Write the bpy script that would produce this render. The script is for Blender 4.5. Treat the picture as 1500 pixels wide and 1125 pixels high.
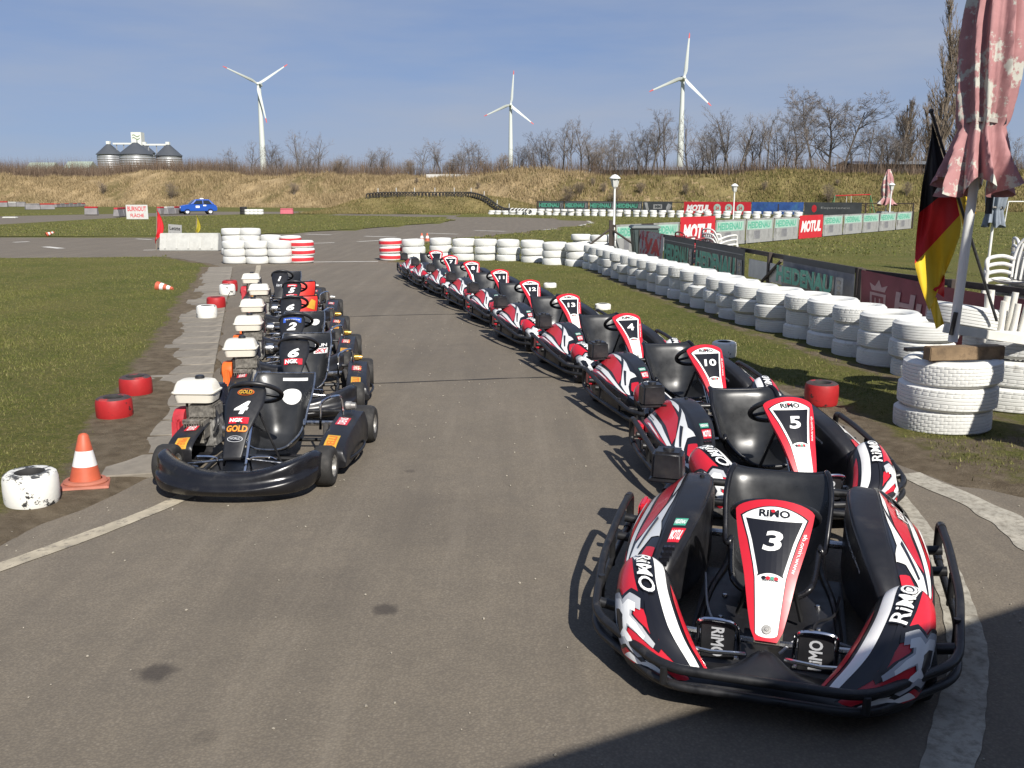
import bpy, bmesh, math, random
import numpy as np
from mathutils import Vector, Matrix

R = math.radians
random.seed(7)
rng = np.random.default_rng(11)
for o in list(bpy.data.objects):
    bpy.data.objects.remove(o)
SC = bpy.context.scene
COL = SC.collection

# ------------------------------------------------------------------ camera, sky, sun, exposure
F, H, HY = 1350.0, 1.85, 285.0                      # focal length in photo pixels, eye height, horizon row
TH = math.atan((562.5 - HY) / F)
CT, ST = math.cos(TH), math.sin(TH)
cam = bpy.data.cameras.new('camera')
cam.sensor_width = 36.0
cam.lens = 36.0 * F / 1500.0
cam.clip_start, cam.clip_end = 0.1, 6000
camo = bpy.data.objects.new('camera', cam)
camo.location = (0, 0, H)
camo.rotation_euler = (math.pi / 2 - TH, 0, 0)
COL.objects.link(camo)
SC.camera = camo

SUN_AZ, SUN_EL = R(22), R(41)                       # azimuth measured from straight behind the camera towards +x
sdir = Vector((math.sin(SUN_AZ) * math.cos(SUN_EL), -math.cos(SUN_AZ) * math.cos(SUN_EL), math.sin(SUN_EL)))
W = bpy.data.worlds.new('World')
SC.world = W
W.use_nodes = True
wn, wl = W.node_tree.nodes, W.node_tree.links
wn.clear()
sky = wn.new('ShaderNodeTexSky')
sky.sky_type = 'NISHITA'
sky.sun_disc = False
sky.sun_elevation = SUN_EL
sky.sun_rotation = math.atan2(sdir.x, sdir.y)
sky.altitude = 100
sky.air_density = 0.9
sky.dust_density = 0.3
sky.ozone_density = 4.0
wtc = wn.new('ShaderNodeTexCoord')
wmap = wn.new('ShaderNodeMapping')
wmap.inputs['Scale'].default_value = (1.0, 0.7, 6.0)
wno = wn.new('ShaderNodeTexNoise')
wno.inputs['Scale'].default_value = 1.7
wno.inputs['Detail'].default_value = 6
wno.inputs['Roughness'].default_value = 0.55
wra = wn.new('ShaderNodeMapRange')
wra.inputs['From Min'].default_value = 0.40
wra.inputs['From Max'].default_value = 0.72
wra.inputs['To Max'].default_value = 0.85
wga = wn.new('ShaderNodeGamma')
wga.inputs['Gamma'].default_value = 0.45             # compresses the bright horizon of a clear-air sky into an even, slightly hazy one
wmu = wn.new('ShaderNodeMix')
wmu.data_type = 'RGBA'
wmu.blend_type = 'MULTIPLY'
wmu.inputs['Factor'].default_value = 1.0
wmu.inputs['B'].default_value = (1.52, 1.80, 2.52, 1)
wmx = wn.new('ShaderNodeMix')
wmx.data_type = 'RGBA'
wmx.inputs['B'].default_value = (4.25, 4.8, 5.95, 1)       # thin high cloud
wbg = wn.new('ShaderNodeBackground')
wbg.inputs['Strength'].default_value = 0.054
wou = wn.new('ShaderNodeOutputWorld')
wl.new(wtc.outputs['Generated'], wmap.inputs['Vector'])
wl.new(wmap.outputs['Vector'], wno.inputs['Vector'])
wl.new(wno.outputs['Fac'], wra.inputs['Value'])
wl.new(sky.outputs['Color'], wga.inputs['Color'])
wl.new(wga.outputs['Color'], wmu.inputs['A'])
wl.new(wmu.outputs['Result'], wmx.inputs['A'])
wl.new(wra.outputs['Result'], wmx.inputs['Factor'])
wl.new(wmx.outputs['Result'], wbg.inputs['Color'])
wl.new(wbg.outputs['Background'], wou.inputs['Surface'])

sl = bpy.data.lights.new('sun', 'SUN')
sl.energy = 4.0
sl.angle = R(0.53)
sl.color = (1.0, 0.955, 0.88)
so = bpy.data.objects.new('sun', sl)
so.rotation_euler = sdir.to_track_quat('Z', 'Y').to_euler()
so.location = (10, -20, 30)
COL.objects.link(so)

SC.view_settings.view_transform = 'Standard'
SC.view_settings.look = 'None'
SC.view_settings.gamma = 1.0
SC.view_settings.exposure = 0.8
SC.view_settings.use_curve_mapping = False
SC.render.engine = 'CYCLES'
SC.cycles.use_denoising = True
SC.cycles.max_bounces = 6
SC.cycles.transparent_max_bounces = 8


def G(px, py, z=0.0):
    """ground (or height z) point seen at a photo pixel"""
    h, t = H - z, (py - 562.5) / F
    Y = h * (CT - t * ST) / (ST + t * CT)
    return Vector(((px - 750) * (Y * CT + h * ST) / F, Y, z))


def AT(px, py, Y):
    """point at depth Y seen at a photo pixel"""
    t = (py - 562.5) / F
    h = Y * (ST + t * CT) / (CT - t * ST)
    return Vector(((px - 750) * (Y * CT + h * ST) / F, Y, H - h))


# ------------------------------------------------------------------ materials
MATS = {}


def mat(name, col, rough=0.5, metal=0.0, var=0.0, vscale=8.0, bump=0.0, bscale=60.0, coat=0.0, spec=0.5, col2=None, c2=(0.5, 0.62),
        c2scale=6.0, rnd=0.0, coord='Object', emit=0.0, dist=0.02, rvar=0.0):
    if name in MATS:
        return MATS[name]
    m = bpy.data.materials.new(name)
    m.use_nodes = True
    n, l = m.node_tree.nodes, m.node_tree.links
    b = n['Principled BSDF']
    b.inputs['Roughness'].default_value = rough
    b.inputs['Metallic'].default_value = metal
    b.inputs['Coat Weight'].default_value = coat
    b.inputs['Specular IOR Level'].default_value = spec
    c = tuple(col) + (1,)
    b.inputs['Base Color'].default_value = c
    tc = n.new('ShaderNodeTexCoord')
    vec = tc.outputs[coord]
    cur = None
    if var or rvar:
        t = n.new('ShaderNodeTexNoise')
        t.inputs['Scale'].default_value = vscale
        t.inputs['Detail'].default_value = 6
        t.inputs['Roughness'].default_value = 0.62
        l.new(vec, t.inputs['Vector'])
        if var:
            r = n.new('ShaderNodeMapRange')
            r.inputs['From Min'].default_value, r.inputs['From Max'].default_value = 0.3, 0.7
            r.inputs['To Min'].default_value, r.inputs['To Max'].default_value = 1 - var, 1 + var
            l.new(t.outputs['Fac'], r.inputs['Value'])
            h = n.new('ShaderNodeHueSaturation')
            h.inputs['Color'].default_value = c
            l.new(r.outputs['Result'], h.inputs['Value'])
            cur = h.outputs['Color']
        if rvar:
            r = n.new('ShaderNodeMapRange')
            r.inputs['From Min'].default_value, r.inputs['From Max'].default_value = 0.3, 0.7
            r.inputs['To Min'].default_value, r.inputs['To Max'].default_value = max(0.02, rough - rvar), min(1, rough + rvar)
            l.new(t.outputs['Fac'], r.inputs['Value'])
            l.new(r.outputs['Result'], b.inputs['Roughness'])
    if col2 is not None:
        t = n.new('ShaderNodeTexNoise')
        t.inputs['Scale'].default_value = c2scale
        t.inputs['Detail'].default_value = 8
        t.inputs['Roughness'].default_value = 0.7
        l.new(vec, t.inputs['Vector'])
        r = n.new('ShaderNodeMapRange')
        r.inputs['From Min'].default_value, r.inputs['From Max'].default_value = c2
        l.new(t.outputs['Fac'], r.inputs['Value'])
        x = n.new('ShaderNodeMix')
        x.data_type = 'RGBA'
        x.inputs['A'].default_value = c
        x.inputs['B'].default_value = tuple(col2) + (1,)
        if cur is not None:
            l.new(cur, x.inputs['A'])
        l.new(r.outputs['Result'], x.inputs['Factor'])
        cur = x.outputs['Result']
    if rnd:
        oi = n.new('ShaderNodeObjectInfo')
        r = n.new('ShaderNodeMapRange')
        r.inputs['To Min'].default_value, r.inputs['To Max'].default_value = 1 - rnd, 1 + rnd
        l.new(oi.outputs['Random'], r.inputs['Value'])
        h = n.new('ShaderNodeHueSaturation')
        h.inputs['Color'].default_value = c
        if cur is not None:
            l.new(cur, h.inputs['Color'])
        l.new(r.outputs['Result'], h.inputs['Value'])
        cur = h.outputs['Color']
    if cur is not None:
        l.new(cur, b.inputs['Base Color'])
    if bump:
        t = n.new('ShaderNodeTexNoise')
        t.inputs['Scale'].default_value = bscale
        t.inputs['Detail'].default_value = 5
        l.new(vec, t.inputs['Vector'])
        bp = n.new('ShaderNodeBump')
        bp.inputs['Strength'].default_value = bump
        bp.inputs['Distance'].default_value = dist
        l.new(t.outputs['Fac'], bp.inputs['Height'])
        l.new(bp.outputs['Normal'], b.inputs['Normal'])
    if emit:
        b.inputs['Emission Color'].default_value = c
        b.inputs['Emission Strength'].default_value = emit
    MATS[name] = m
    return m


mat('black_plastic', (0.012, 0.012, 0.014), 0.38, var=0.3, vscale=7, col2=(0.040, 0.037, 0.034), c2=(0.55, 0.85), c2scale=6, rvar=0.12, bump=0.06, bscale=120, dist=0.002)
mat('black_gloss', (0.009, 0.009, 0.011), 0.27, var=0.2, vscale=5, rvar=0.12, col2=(0.045, 0.042, 0.038), c2=(0.56, 0.80), c2scale=7, bump=0.08, bscale=30, dist=0.004)
mat('black_satin', (0.014, 0.014, 0.016), 0.42, var=0.25, vscale=9, rvar=0.1)
mat('black_tube', (0.012, 0.012, 0.013), 0.42, var=0.4, vscale=14, col2=(0.055, 0.050, 0.045), c2=(0.58, 0.75), c2scale=18, rvar=0.15, bump=0.05, bscale=90, dist=0.002)
mat('navy_plastic', (0.014, 0.016, 0.028), 0.34, var=0.25, vscale=9, rvar=0.12)
mat('seat_black', (0.020, 0.021, 0.023), 0.33, var=0.3, vscale=6, rvar=0.1)
mat('red_print', (0.54, 0.016, 0.030), 0.30, var=0.06, vscale=9, coat=0.25)
mat('white_print', (0.80, 0.80, 0.78), 0.32, var=0.05, vscale=9, coat=0.25)
mat('black_print', (0.009, 0.009, 0.012), 0.28, coat=0.25)
mat('grey_print', (0.42, 0.43, 0.45), 0.35, var=0.05)
mat('green_print', (0.05, 0.30, 0.20), 0.45, var=0.1)
mat('yellow_print', (0.52, 0.30, 0.035), 0.4, var=0.1, vscale=12)
mat('orange_print', (0.60, 0.13, 0.02), 0.4, var=0.1, vscale=12)
mat('blue_print', (0.03, 0.09, 0.42), 0.4)
mat('rubber', (0.020, 0.019, 0.018), 0.75, var=0.35, vscale=18, bump=0.25, bscale=160, dist=0.003, col2=(0.055, 0.050, 0.045), c2=(0.52, 0.75), c2scale=9)
mat('steel', (0.50, 0.50, 0.50), 0.28, metal=1.0, var=0.2, vscale=25, rvar=0.1)
mat('chrome', (0.72, 0.72, 0.74), 0.12, metal=1.0)
mat('alu', (0.36, 0.35, 0.33), 0.5, metal=0.7, var=0.3, vscale=30, rvar=0.15)
mat('grime', (0.055, 0.050, 0.044), 0.7, metal=0.3, var=0.5, vscale=28, bump=0.4, bscale=70, dist=0.006)
mat('alu_dirty', (0.20, 0.185, 0.16), 0.6, metal=0.35, var=0.45, vscale=30, col2=(0.05, 0.045, 0.04), c2=(0.5, 0.68), c2scale=16, bump=0.3, bscale=80, dist=0.004)
mat('brass', (0.55, 0.34, 0.08), 0.3, metal=1.0)
mat('tank_white', (0.74, 0.70, 0.60), 0.36, var=0.05, vscale=8, coat=0.2)
mat('orange_cowl', (0.72, 0.13, 0.02), 0.45, var=0.15, vscale=15)
mat('red_cowl', (0.42, 0.03, 0.04), 0.55, var=0.25, vscale=15)
mat('red_seat', (0.55, 0.03, 0.02), 0.4, var=0.1)


# ------------------------------------------------------------------ mesh building
def catmull(pts, n):
    p = [Vector(a) for a in pts]
    p = [p[0] * 2 - p[1]] + p + [p[-1] * 2 - p[-2]]
    out = []
    for i in range(1, len(p) - 2):
        a, b, c, d = p[i - 1], p[i], p[i + 1], p[i + 2]
        for k in range(n):
            t = k / n
            out.append(0.5 * ((2 * b) + (c - a) * t + (2 * a - 5 * b + 4 * c - d) * t * t + (3 * b - a - 3 * c + d) * t ** 3))
    out.append(p[-2])
    return out


class MB:
    def __init__(s):
        s.v, s.f, s.m = [], [], []

    def add(s, vs, fs, mi=0, M=None):
        o = len(s.v)
        s.v.extend([tuple(M @ Vector(a)) if M is not None else tuple(a) for a in vs])
        s.f.extend([tuple(i + o for i in f) for f in fs])
        s.m.extend([mi] * len(fs))
        return s

    def box(s, c, d, mi=0, M=None, taper=(1, 1)):
        x, y, z = [k / 2 for k in d]
        tx, ty = taper
        vs = [(c[0] - x, c[1] - y, c[2] - z), (c[0] + x, c[1] - y, c[2] - z), (c[0] + x, c[1] + y, c[2] - z), (c[0] - x, c[1] + y, c[2] - z),
              (c[0] - x * tx, c[1] - y * ty, c[2] + z), (c[0] + x * tx, c[1] - y * ty, c[2] + z), (c[0] + x * tx, c[1] + y * ty, c[2] + z), (c[0] - x * tx, c[1] + y * ty, c[2] + z)]
        return s.add(vs, [(3, 2, 1, 0), (4, 5, 6, 7), (0, 1, 5, 4), (1, 2, 6, 5), (2, 3, 7, 6), (3, 0, 4, 7)], mi, M)

    def tube(s, path, r, n=8, mi=0, closed=False, cap=True, M=None):
        p = [Vector(a) for a in path]
        k = len(p)
        rs = r if isinstance(r, (list, tuple)) else [r] * k
        vs, fs = [], []
        prev = None
        for i in range(k):
            a, b = p[(i - 1) % k] if (closed or i > 0) else p[i], p[(i + 1) % k] if (closed or i < k - 1) else p[i]
            t = (b - a)
            t = t.normalized() if t.length > 1e-9 else Vector((0, 0, 1))
            if prev is None:
                u = t.orthogonal().normalized()
            else:
                u = (prev - t * prev.dot(t))
                u = u.normalized() if u.length > 1e-6 else t.orthogonal().normalized()
            prev = u
            w = t.cross(u)
            for j in range(n):
                q = 2 * math.pi * j / n
                vs.append(p[i] + (u * math.cos(q) + w * math.sin(q)) * rs[i])
        for i in range(k if closed else k - 1):
            for j in range(n):
                a, b = i * n, ((i + 1) % k) * n
                fs.append((a + j, a + (j + 1) % n, b + (j + 1) % n, b + j))
        if cap and not closed:
            fs.append(tuple(range(n - 1, -1, -1)))
            fs.append(tuple(range((k - 1) * n, k * n)))
        return s.add(vs, fs, mi, M)

    def lathe(s, prof, n=20, mi=0, M=None, mis=None):
        vs, fs, k = [], [], len(prof)
        for j in range(n):
            q = 2 * math.pi * j / n
            for r, z in prof:
                vs.append((r * math.cos(q), r * math.sin(q), z))
        o0 = len(s.m)
        for j in range(n):
            for i in range(k - 1):
                a, b = j * k, ((j + 1) % n) * k
                fs.append((a + i, b + i, b + i + 1, a + i + 1))
        s.add(vs, fs, mi, M)
        if mis:
            for j in range(n):
                for i in range(k - 1):
                    s.m[o0 + j * (k - 1) + i] = mis[i]
        return s

    def loft(s, rings, mi=0, cap=True, M=None, closed=True):
        n = len(rings[0])
        vs = [p for r in rings for p in r]
        fs = []
        for i in range(len(rings) - 1):
            for j in range(n if closed else n - 1):
                fs.append((i * n + j, i * n + (j + 1) % n, (i + 1) * n + (j + 1) % n, (i + 1) * n + j))
        if cap and closed:
            fs.append(tuple(range(n - 1, -1, -1)))
            fs.append(tuple(range((len(rings) - 1) * n, len(rings) * n)))
        return s.add(vs, fs, mi, M)

    def prism(s, poly, z0, z1, mi=0, M=None):
        n = len(poly)
        vs = [(a, b, z0) for a, b in poly] + [(a, b, z1) for a, b in poly]
        fs = [tuple(range(n - 1, -1, -1)), tuple(range(n, 2 * n))] + [(i, (i + 1) % n, n + (i + 1) % n, n + i) for i in range(n)]
        return s.add(vs, fs, mi, M)

    def ball(s, c, r, n=10, k=6, mi=0, M=None):
        r = r if isinstance(r, (tuple, list)) else (r, r, r)
        vs, fs = [], []
        for i in range(k + 1):
            a = -math.pi / 2 + math.pi * i / k
            for j in range(n):
                b = 2 * math.pi * j / n
                vs.append((c[0] + r[0] * math.cos(a) * math.cos(b), c[1] + r[1] * math.cos(a) * math.sin(b), c[2] + r[2] * math.sin(a)))
        for i in range(k):
            for j in range(n):
                fs.append((i * n + j, i * n + (j + 1) % n, (i + 1) * n + (j + 1) % n, (i + 1) * n + j))
        return s.add(vs, fs, mi, M)

    def mesh(s, name, mats, smooth=35, bevel=0.0, seg=2):
        me = bpy.data.meshes.new(name)
        me.from_pydata([tuple(a) for a in s.v], [], s.f)
        ml = mats if isinstance(mats, (list, tuple)) else [mats]
        for k in ml:
            me.materials.append(MATS[k] if isinstance(k, str) else k)
        me.polygons.foreach_set('material_index', s.m)
        bm = bmesh.new()
        bm.from_mesh(me)
        bmesh.ops.remove_doubles(bm, verts=bm.verts, dist=1e-6)
        bmesh.ops.dissolve_degenerate(bm, dist=1e-7, edges=bm.edges)
        bmesh.ops.recalc_face_normals(bm, faces=bm.faces)
        if bevel:
            ed = [e for e in bm.edges if len(e.link_faces) == 2 and e.calc_face_angle(0) > R(30)]
            bmesh.ops.bevel(bm, geom=ed, offset=bevel, segments=seg, affect='EDGES', clamp_overlap=True)
        bm.to_mesh(me)
        bm.free()
        if smooth:
            me.polygons.foreach_set('use_smooth', [True] * len(me.polygons))
            me.set_sharp_from_angle(angle=R(smooth))
        me.update()
        return me

    def build(s, name, mats, parent=None, smooth=35, bevel=0.0, seg=2, loc=None, rot=None):
        return obj(name, s.mesh(name, mats, smooth, bevel, seg), parent, loc, rot)


def obj(name, me, parent=None, loc=None, rot=None):
    o = bpy.data.objects.new(name, me)
    COL.objects.link(o)
    if parent is not None:
        o.parent = parent
    if loc is not None:
        o.location = loc
    if rot is not None:
        o.rotation_euler = rot
    return o


def tag(o, label, cat, group=None):
    o['label'], o['category'] = label, cat
    if group:
        o['group'] = group
    return o


def thing(name, label, cat, loc=(0, 0, 0), rz=0.0, group=None):
    o = obj(name, None, None, loc, (0, 0, rz))
    o.empty_display_size = 0.1
    return tag(o, label, cat, group)


def structure(o):
    o['kind'] = 'structure'
    return o


def stuff(o):
    o['kind'] = 'stuff'
    return o


def copy_tree(o, parent=None):
    c = o.copy()
    COL.objects.link(c)
    c.parent = parent
    for ch in o.children:
        copy_tree(ch, c)
    return c


# ------------------------------------------------------------------ printed lettering and decals
_T = {}


def text2d(s, size=1.0, bold=0.0, shear=0.0, cx=True, wide=1.0, res=3):
    """lettering as flat triangles: (verts2d, faces), centred, cap height about 0.73*size"""
    key = (s, bold, shear, wide, res)
    if key not in _T:
        cu = bpy.data.curves.new('lettering', 'FONT')
        cu.body = s
        cu.size = 1.0
        cu.offset = bold
        cu.shear = shear
        cu.resolution_u = res
        cu.fill_mode = 'BOTH'
        o = bpy.data.objects.new('lettering', cu)
        COL.objects.link(o)
        dg = bpy.context.evaluated_depsgraph_get()
        me = bpy.data.meshes.new_from_object(o.evaluated_get(dg))
        vs = [(v.co.x * wide, v.co.y) for v in me.vertices]
        fs = [tuple(p.vertices) for p in me.polygons]
        bpy.data.objects.remove(o)
        bpy.data.curves.remove(cu)
        bpy.data.meshes.remove(me)
        xs, ys = [a for a, _ in vs], [b for _, b in vs]
        mx, my = (min(xs) + max(xs)) / 2, (min(ys) + max(ys)) / 2
        _T[key] = ([(a - mx, b - my) for a, b in vs], fs, max(xs) - min(xs), max(ys) - min(ys))
    return _T[key]


def text_fit(s, w, h, bold=0.0, shear=0.0, res=3):
    """lettering scaled to fill w x h exactly"""
    vs, fs, tw, th = text2d(s, 1, bold, shear, res=res)
    return [(a * w / tw, b * h / th) for a, b in vs], fs


def flat(mb, vf, mi, M):
    """put flat 2d triangles into mb by a matrix"""
    vs, fs = vf
    return mb.add([(a, b, 0) for a, b in vs], fs, mi, M)


def poly2(p):
    """triangulated 2d polygon"""
    from mathutils.geometry import tessellate_polygon
    t = tessellate_polygon([[Vector((a, b, 0)) for a, b in p]])
    return [tuple(a) for a in p], [tuple(x) for x in t]


def circle2(cx, cy, rx, ry=None, n=20, a0=0, a1=360):
    ry = ry or rx
    return [(cx + rx * math.cos(R(a0 + (a1 - a0) * i / n)), cy + ry * math.sin(R(a0 + (a1 - a0) * i / n))) for i in range(n)]


def xf(vf, sx=1, sy=None, rot=0, dx=0, dy=0):
    sy = sx if sy is None else sy
    c, s_ = math.cos(R(rot)), math.sin(R(rot))
    return [((a * sx) * c - (b * sy) * s_ + dx, (a * sx) * s_ + (b * sy) * c + dy) for a, b in vf[0]], vf[1]


class Surf:
    """smooth surface through keyed sections; P(u, v) with u along the sections and v around each"""

    def __init__(s, secs, nu=40, nv=40, fn=None):
        s.nu, s.nv = nu, nv
        if fn is not None:
            s.g = np.array([[tuple(fn(i / nu, j / nv)) for j in range(nv + 1)] for i in range(nu + 1)])
        else:
            dense = [catmull(sec, max(1, math.ceil(nv / (len(sec) - 1)))) for sec in secs]
            m = len(dense[0]) - 1
            cols = [catmull([d[j] for d in dense], max(1, math.ceil(nu / (len(secs) - 1)))) for j in range(m + 1)]
            s.g = np.array([[tuple(cols[j][i]) for j in range(m + 1)] for i in range(len(cols[0]))])
            s.nu, s.nv = s.g.shape[0] - 1, m

    def P(s, u, v, off=0.0):
        a, b = min(max(u, 0), 1) * s.nu, min(max(v, 0), 1) * s.nv
        i, j = min(int(a), s.nu - 1), min(int(b), s.nv - 1)
        x, y = a - i, b - j
        g = s.g
        p00, p10, p01, p11 = g[i, j], g[i + 1, j], g[i, j + 1], g[i + 1, j + 1]
        p = p00 * (1 - x) * (1 - y) + p10 * x * (1 - y) + p01 * (1 - x) * y + p11 * x * y
        if off:
            du = (p10 - p00) * (1 - y) + (p11 - p01) * y
            dv = (p01 - p00) * (1 - x) + (p11 - p10) * x
            n = np.cross(du, dv)
            k = np.linalg.norm(n)
            if k > 1e-12:
                p = p + n / k * off
        return tuple(p)

    def put(s, mb, mi=0, caps=True):
        n, m = s.nu + 1, s.nv + 1
        vs = [tuple(s.g[i, j]) for i in range(n) for j in range(m)]
        fs = [(i * m + j, i * m + j + 1, (i + 1) * m + j + 1, (i + 1) * m + j) for i in range(n - 1) for j in range(m - 1)]
        if caps:
            fs += [tuple(range(m)), tuple(range((n - 1) * m, n * m))]
        return mb.add(vs, fs, mi)

    def print(s, mb, vf, mi, off):
        """lay flat (u, v) triangles on the surface as a thin print"""
        bm = bmesh.new()
        vv = [bm.verts.new((a, b, 0)) for a, b in vf[0]]
        for f in vf[1]:
            try:
                bm.faces.new([vv[i] for i in f])
            except ValueError:
                pass
        us, ws = [a for a, _ in vf[0]], [b for _, b in vf[0]]
        for k, lo, hi, ax in ((s.nu, min(us), max(us), 0), (s.nv, min(ws), max(ws), 1)):
            for i in range(int(lo * k) + 1, int(math.ceil(hi * k))):
                co = (i / k, 0, 0) if ax == 0 else (0, i / k, 0)
                no = (1, 0, 0) if ax == 0 else (0, 1, 0)
                bmesh.ops.bisect_plane(bm, geom=bm.verts[:] + bm.edges[:] + bm.faces[:], plane_co=co, plane_no=no, dist=1e-7)
        bm.verts.index_update()
        vs = [s.P(v.co.x, v.co.y, off) for v in bm.verts]
        fs = [tuple(v.index for v in f.verts) for f in bm.faces]
        bm.free()
        return mb.add(vs, fs, mi)

# ------------------------------------------------------------------ setting: ground, asphalt, lines, slabs
def wob(x, y, k=1.0):
    return (math.sin(x * 1.7 * k + y * 0.9 * k) + math.sin(x * 3.1 * k - y * 2.3 * k + 1.3) * 0.6 + math.sin(x * 6.3 * k + y * 5.1 * k + 0.4) * 0.35) / 2


def ring(pts, step=0.16, jit=0.075, far=30):
    """world polygon with its edges subdivided and roughened near the camera"""
    out = []
    n = len(pts)
    for i in range(n):
        a, b = Vector(pts[i][:2]), Vector(pts[(i + 1) % n][:2])
        d = (b - a).length
        st = step if min(a.length, b.length) < far else step * 8
        k = max(1, min(400, int(d / st)))
        nrm = Vector((-(b - a).y, (b - a).x)) / max(d, 1e-6)
        for j in range(k):
            p = a.lerp(b, j / k)
            if 0 < j:
                p = p + nrm * jit * (wob(p.x, p.y, 1.6) + .7 * wob(p.y * 3.1, p.x * 3.7, 1.3))
            out.append((p.x, p.y))
    return out


def slab_x(Y):
    return -2.2 - 0.283 * (Y - 6.2)


g2 = lambda x, y: tuple(G(x, y)[:2])
asph_px = [(-22, -14), (-22, -3), (-9, 1.2), (-4.4, 3.4), g2(0, 800), g2(60, 768), g2(120, 747), g2(170, 724), g2(212, 702), (-2.2, 6.2), (slab_x(12), 12), (slab_x(18), 18),
           (slab_x(23.5), 23.5), (-8.3, 25.4), g2(240, 376), g2(0, 378), g2(-300, 382), g2(-900, 380), g2(-900, 322), g2(-300, 319), g2(0, 317), g2(120, 313.5), g2(250, 310.5), g2(330, 308.0),
           g2(450, 308.5), g2(540, 312), g2(640, 315), g2(760, 318.5), g2(830, 321.0), g2(866, 324.5), g2(858, 330), g2(800, 337), g2(710, 346.5), g2(630, 353), g2(585, 362), g2(566, 384),
           g2(640, 388), g2(720, 410), g2(820, 452), g2(950, 510), g2(1085, 552), g2(1180, 590), g2(1250, 628), g2(1325, 684), g2(1400, 712), (3.6, 5.2), (6, 4.9), (22, 3), (22, -14)]
ASPH = np.array(ring(asph_px))
island_px = [g2(-900, 350), g2(0, 347.5), g2(330, 346), g2(480, 338.5), g2(560, 333), g2(640, 326.5), g2(668, 322.5), g2(640, 318.8), g2(540, 316.6), g2(400, 315.0), g2(300, 316),
             g2(180, 319), g2(100, 325.5), g2(0, 332), g2(-300, 337), g2(-900, 338)]
ISLE = np.array(ring(island_px, jit=0.4))


def inside(poly, x, y):
    x, y = np.asarray(x), np.asarray(y)
    r = np.zeros(x.shape, bool)
    a, b = poly, np.roll(poly, -1, 0)
    for (x0, y0), (x1, y1) in zip(a, b):
        if y0 == y1:
            continue
        c = ((y0 > y) != (y1 > y)) & (x < (x1 - x0) * (y - y0) / (y1 - y0) + x0)
        r ^= c
    return r


def edge_dist(poly, x, y):
    x, y = np.asarray(x), np.asarray(y)
    d = np.full(x.shape, 1e9)
    a, b = poly, np.roll(poly, -1, 0)
    for (x0, y0), (x1, y1) in zip(a, b):
        dx, dy = x1 - x0, y1 - y0
        L = dx * dx + dy * dy
        if L < 1e-12:
            continue
        t = np.clip(((x - x0) * dx + (y - y0) * dy) / L, 0, 1)
        d = np.minimum(d, np.hypot(x - x0 - t * dx, y - y0 - t * dy))
    return d


def node_ground():
    m = bpy.data.materials.new('ground_grass')
    m.use_nodes = True
    n, l = m.node_tree.nodes, m.node_tree.links
    b = n['Principled BSDF']
    b.inputs['Roughness'].default_value = 0.95
    b.inputs['Specular IOR Level'].default_value = 0.15
    tc = n.new('ShaderNodeTexCoord')

    def noise(sc, det=6, rough=0.6):
        t = n.new('ShaderNodeTexNoise')
        t.inputs['Scale'].default_value = sc
        t.inputs['Detail'].default_value = det
        t.inputs['Roughness'].default_value = rough
        l.new(tc.outputs['Object'], t.inputs['Vector'])
        return t.outputs['Fac']

    def rng_(f, a, c, lo=0.0, hi=1.0):
        r = n.new('ShaderNodeMapRange')
        r.inputs['From Min'].default_value, r.inputs['From Max'].default_value = a, c
        r.inputs['To Min'].default_value, r.inputs['To Max'].default_value = lo, hi
        l.new(f, r.inputs['Value'])
        return r.outputs['Result']

    def mix(f, a, c):
        x = n.new('ShaderNodeMix')
        x.data_type = 'RGBA'
        for k, s in (('A', a), ('B', c)):
            if isinstance(s, tuple):
                x.inputs[k].default_value = s + (1,)
            else:
                l.new(s, x.inputs[k])
        l.new(f, x.inputs['Factor'])
        return x.outputs['Result']
    g = mix(rng_(noise(0.55), 0.35, 0.65), (0.084, 0.100, 0.018), (0.145, 0.130, 0.040))
    g = mix(rng_(noise(14.0), 0.45, 0.75), g, (0.19, 0.155, 0.065))
    g = mix(rng_(noise(40.0), 0.30, 0.60), (0.055, 0.062, 0.014), g)
    d = mix(rng_(noise(9.0), 0.35, 0.7), (0.105, 0.080, 0.052), (0.185, 0.148, 0.102))
    at = n.new('ShaderNodeAttribute')
    at.attribute_name = 'dirt'
    ad = n.new('ShaderNodeMath')
    ad.operation = 'ADD'
    l.new(at.outputs['Fac'], ad.inputs[0])
    l.new(rng_(noise(3.2, 8, 0.75), 0.25, 0.75, -0.32, 0.32), ad.inputs[1])
    c = mix(rng_(ad.outputs[0], 0.40, 0.62), g, d)
    l.new(c, b.inputs['Base Color'])
    bp = n.new('ShaderNodeBump')
    bp.inputs['Strength'].default_value = 0.9
    bp.inputs['Distance'].default_value = 0.03
    l.new(noise(45.0, 8, 0.8), bp.inputs['Height'])
    l.new(bp.outputs['Normal'], b.inputs['Normal'])
    MATS['ground_grass'] = m


node_ground()


def axis(lo, hi, st, far, k=1.22):
    a = list(np.arange(lo, hi + 1e-6, st))
    s = st
    while a[-1] < far:
        s *= k
        a.append(a[-1] + s)
    s = st
    while a[0] > -far:
        s *= k
        a.insert(0, a[0] - s)
    return np.array(a)


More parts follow.
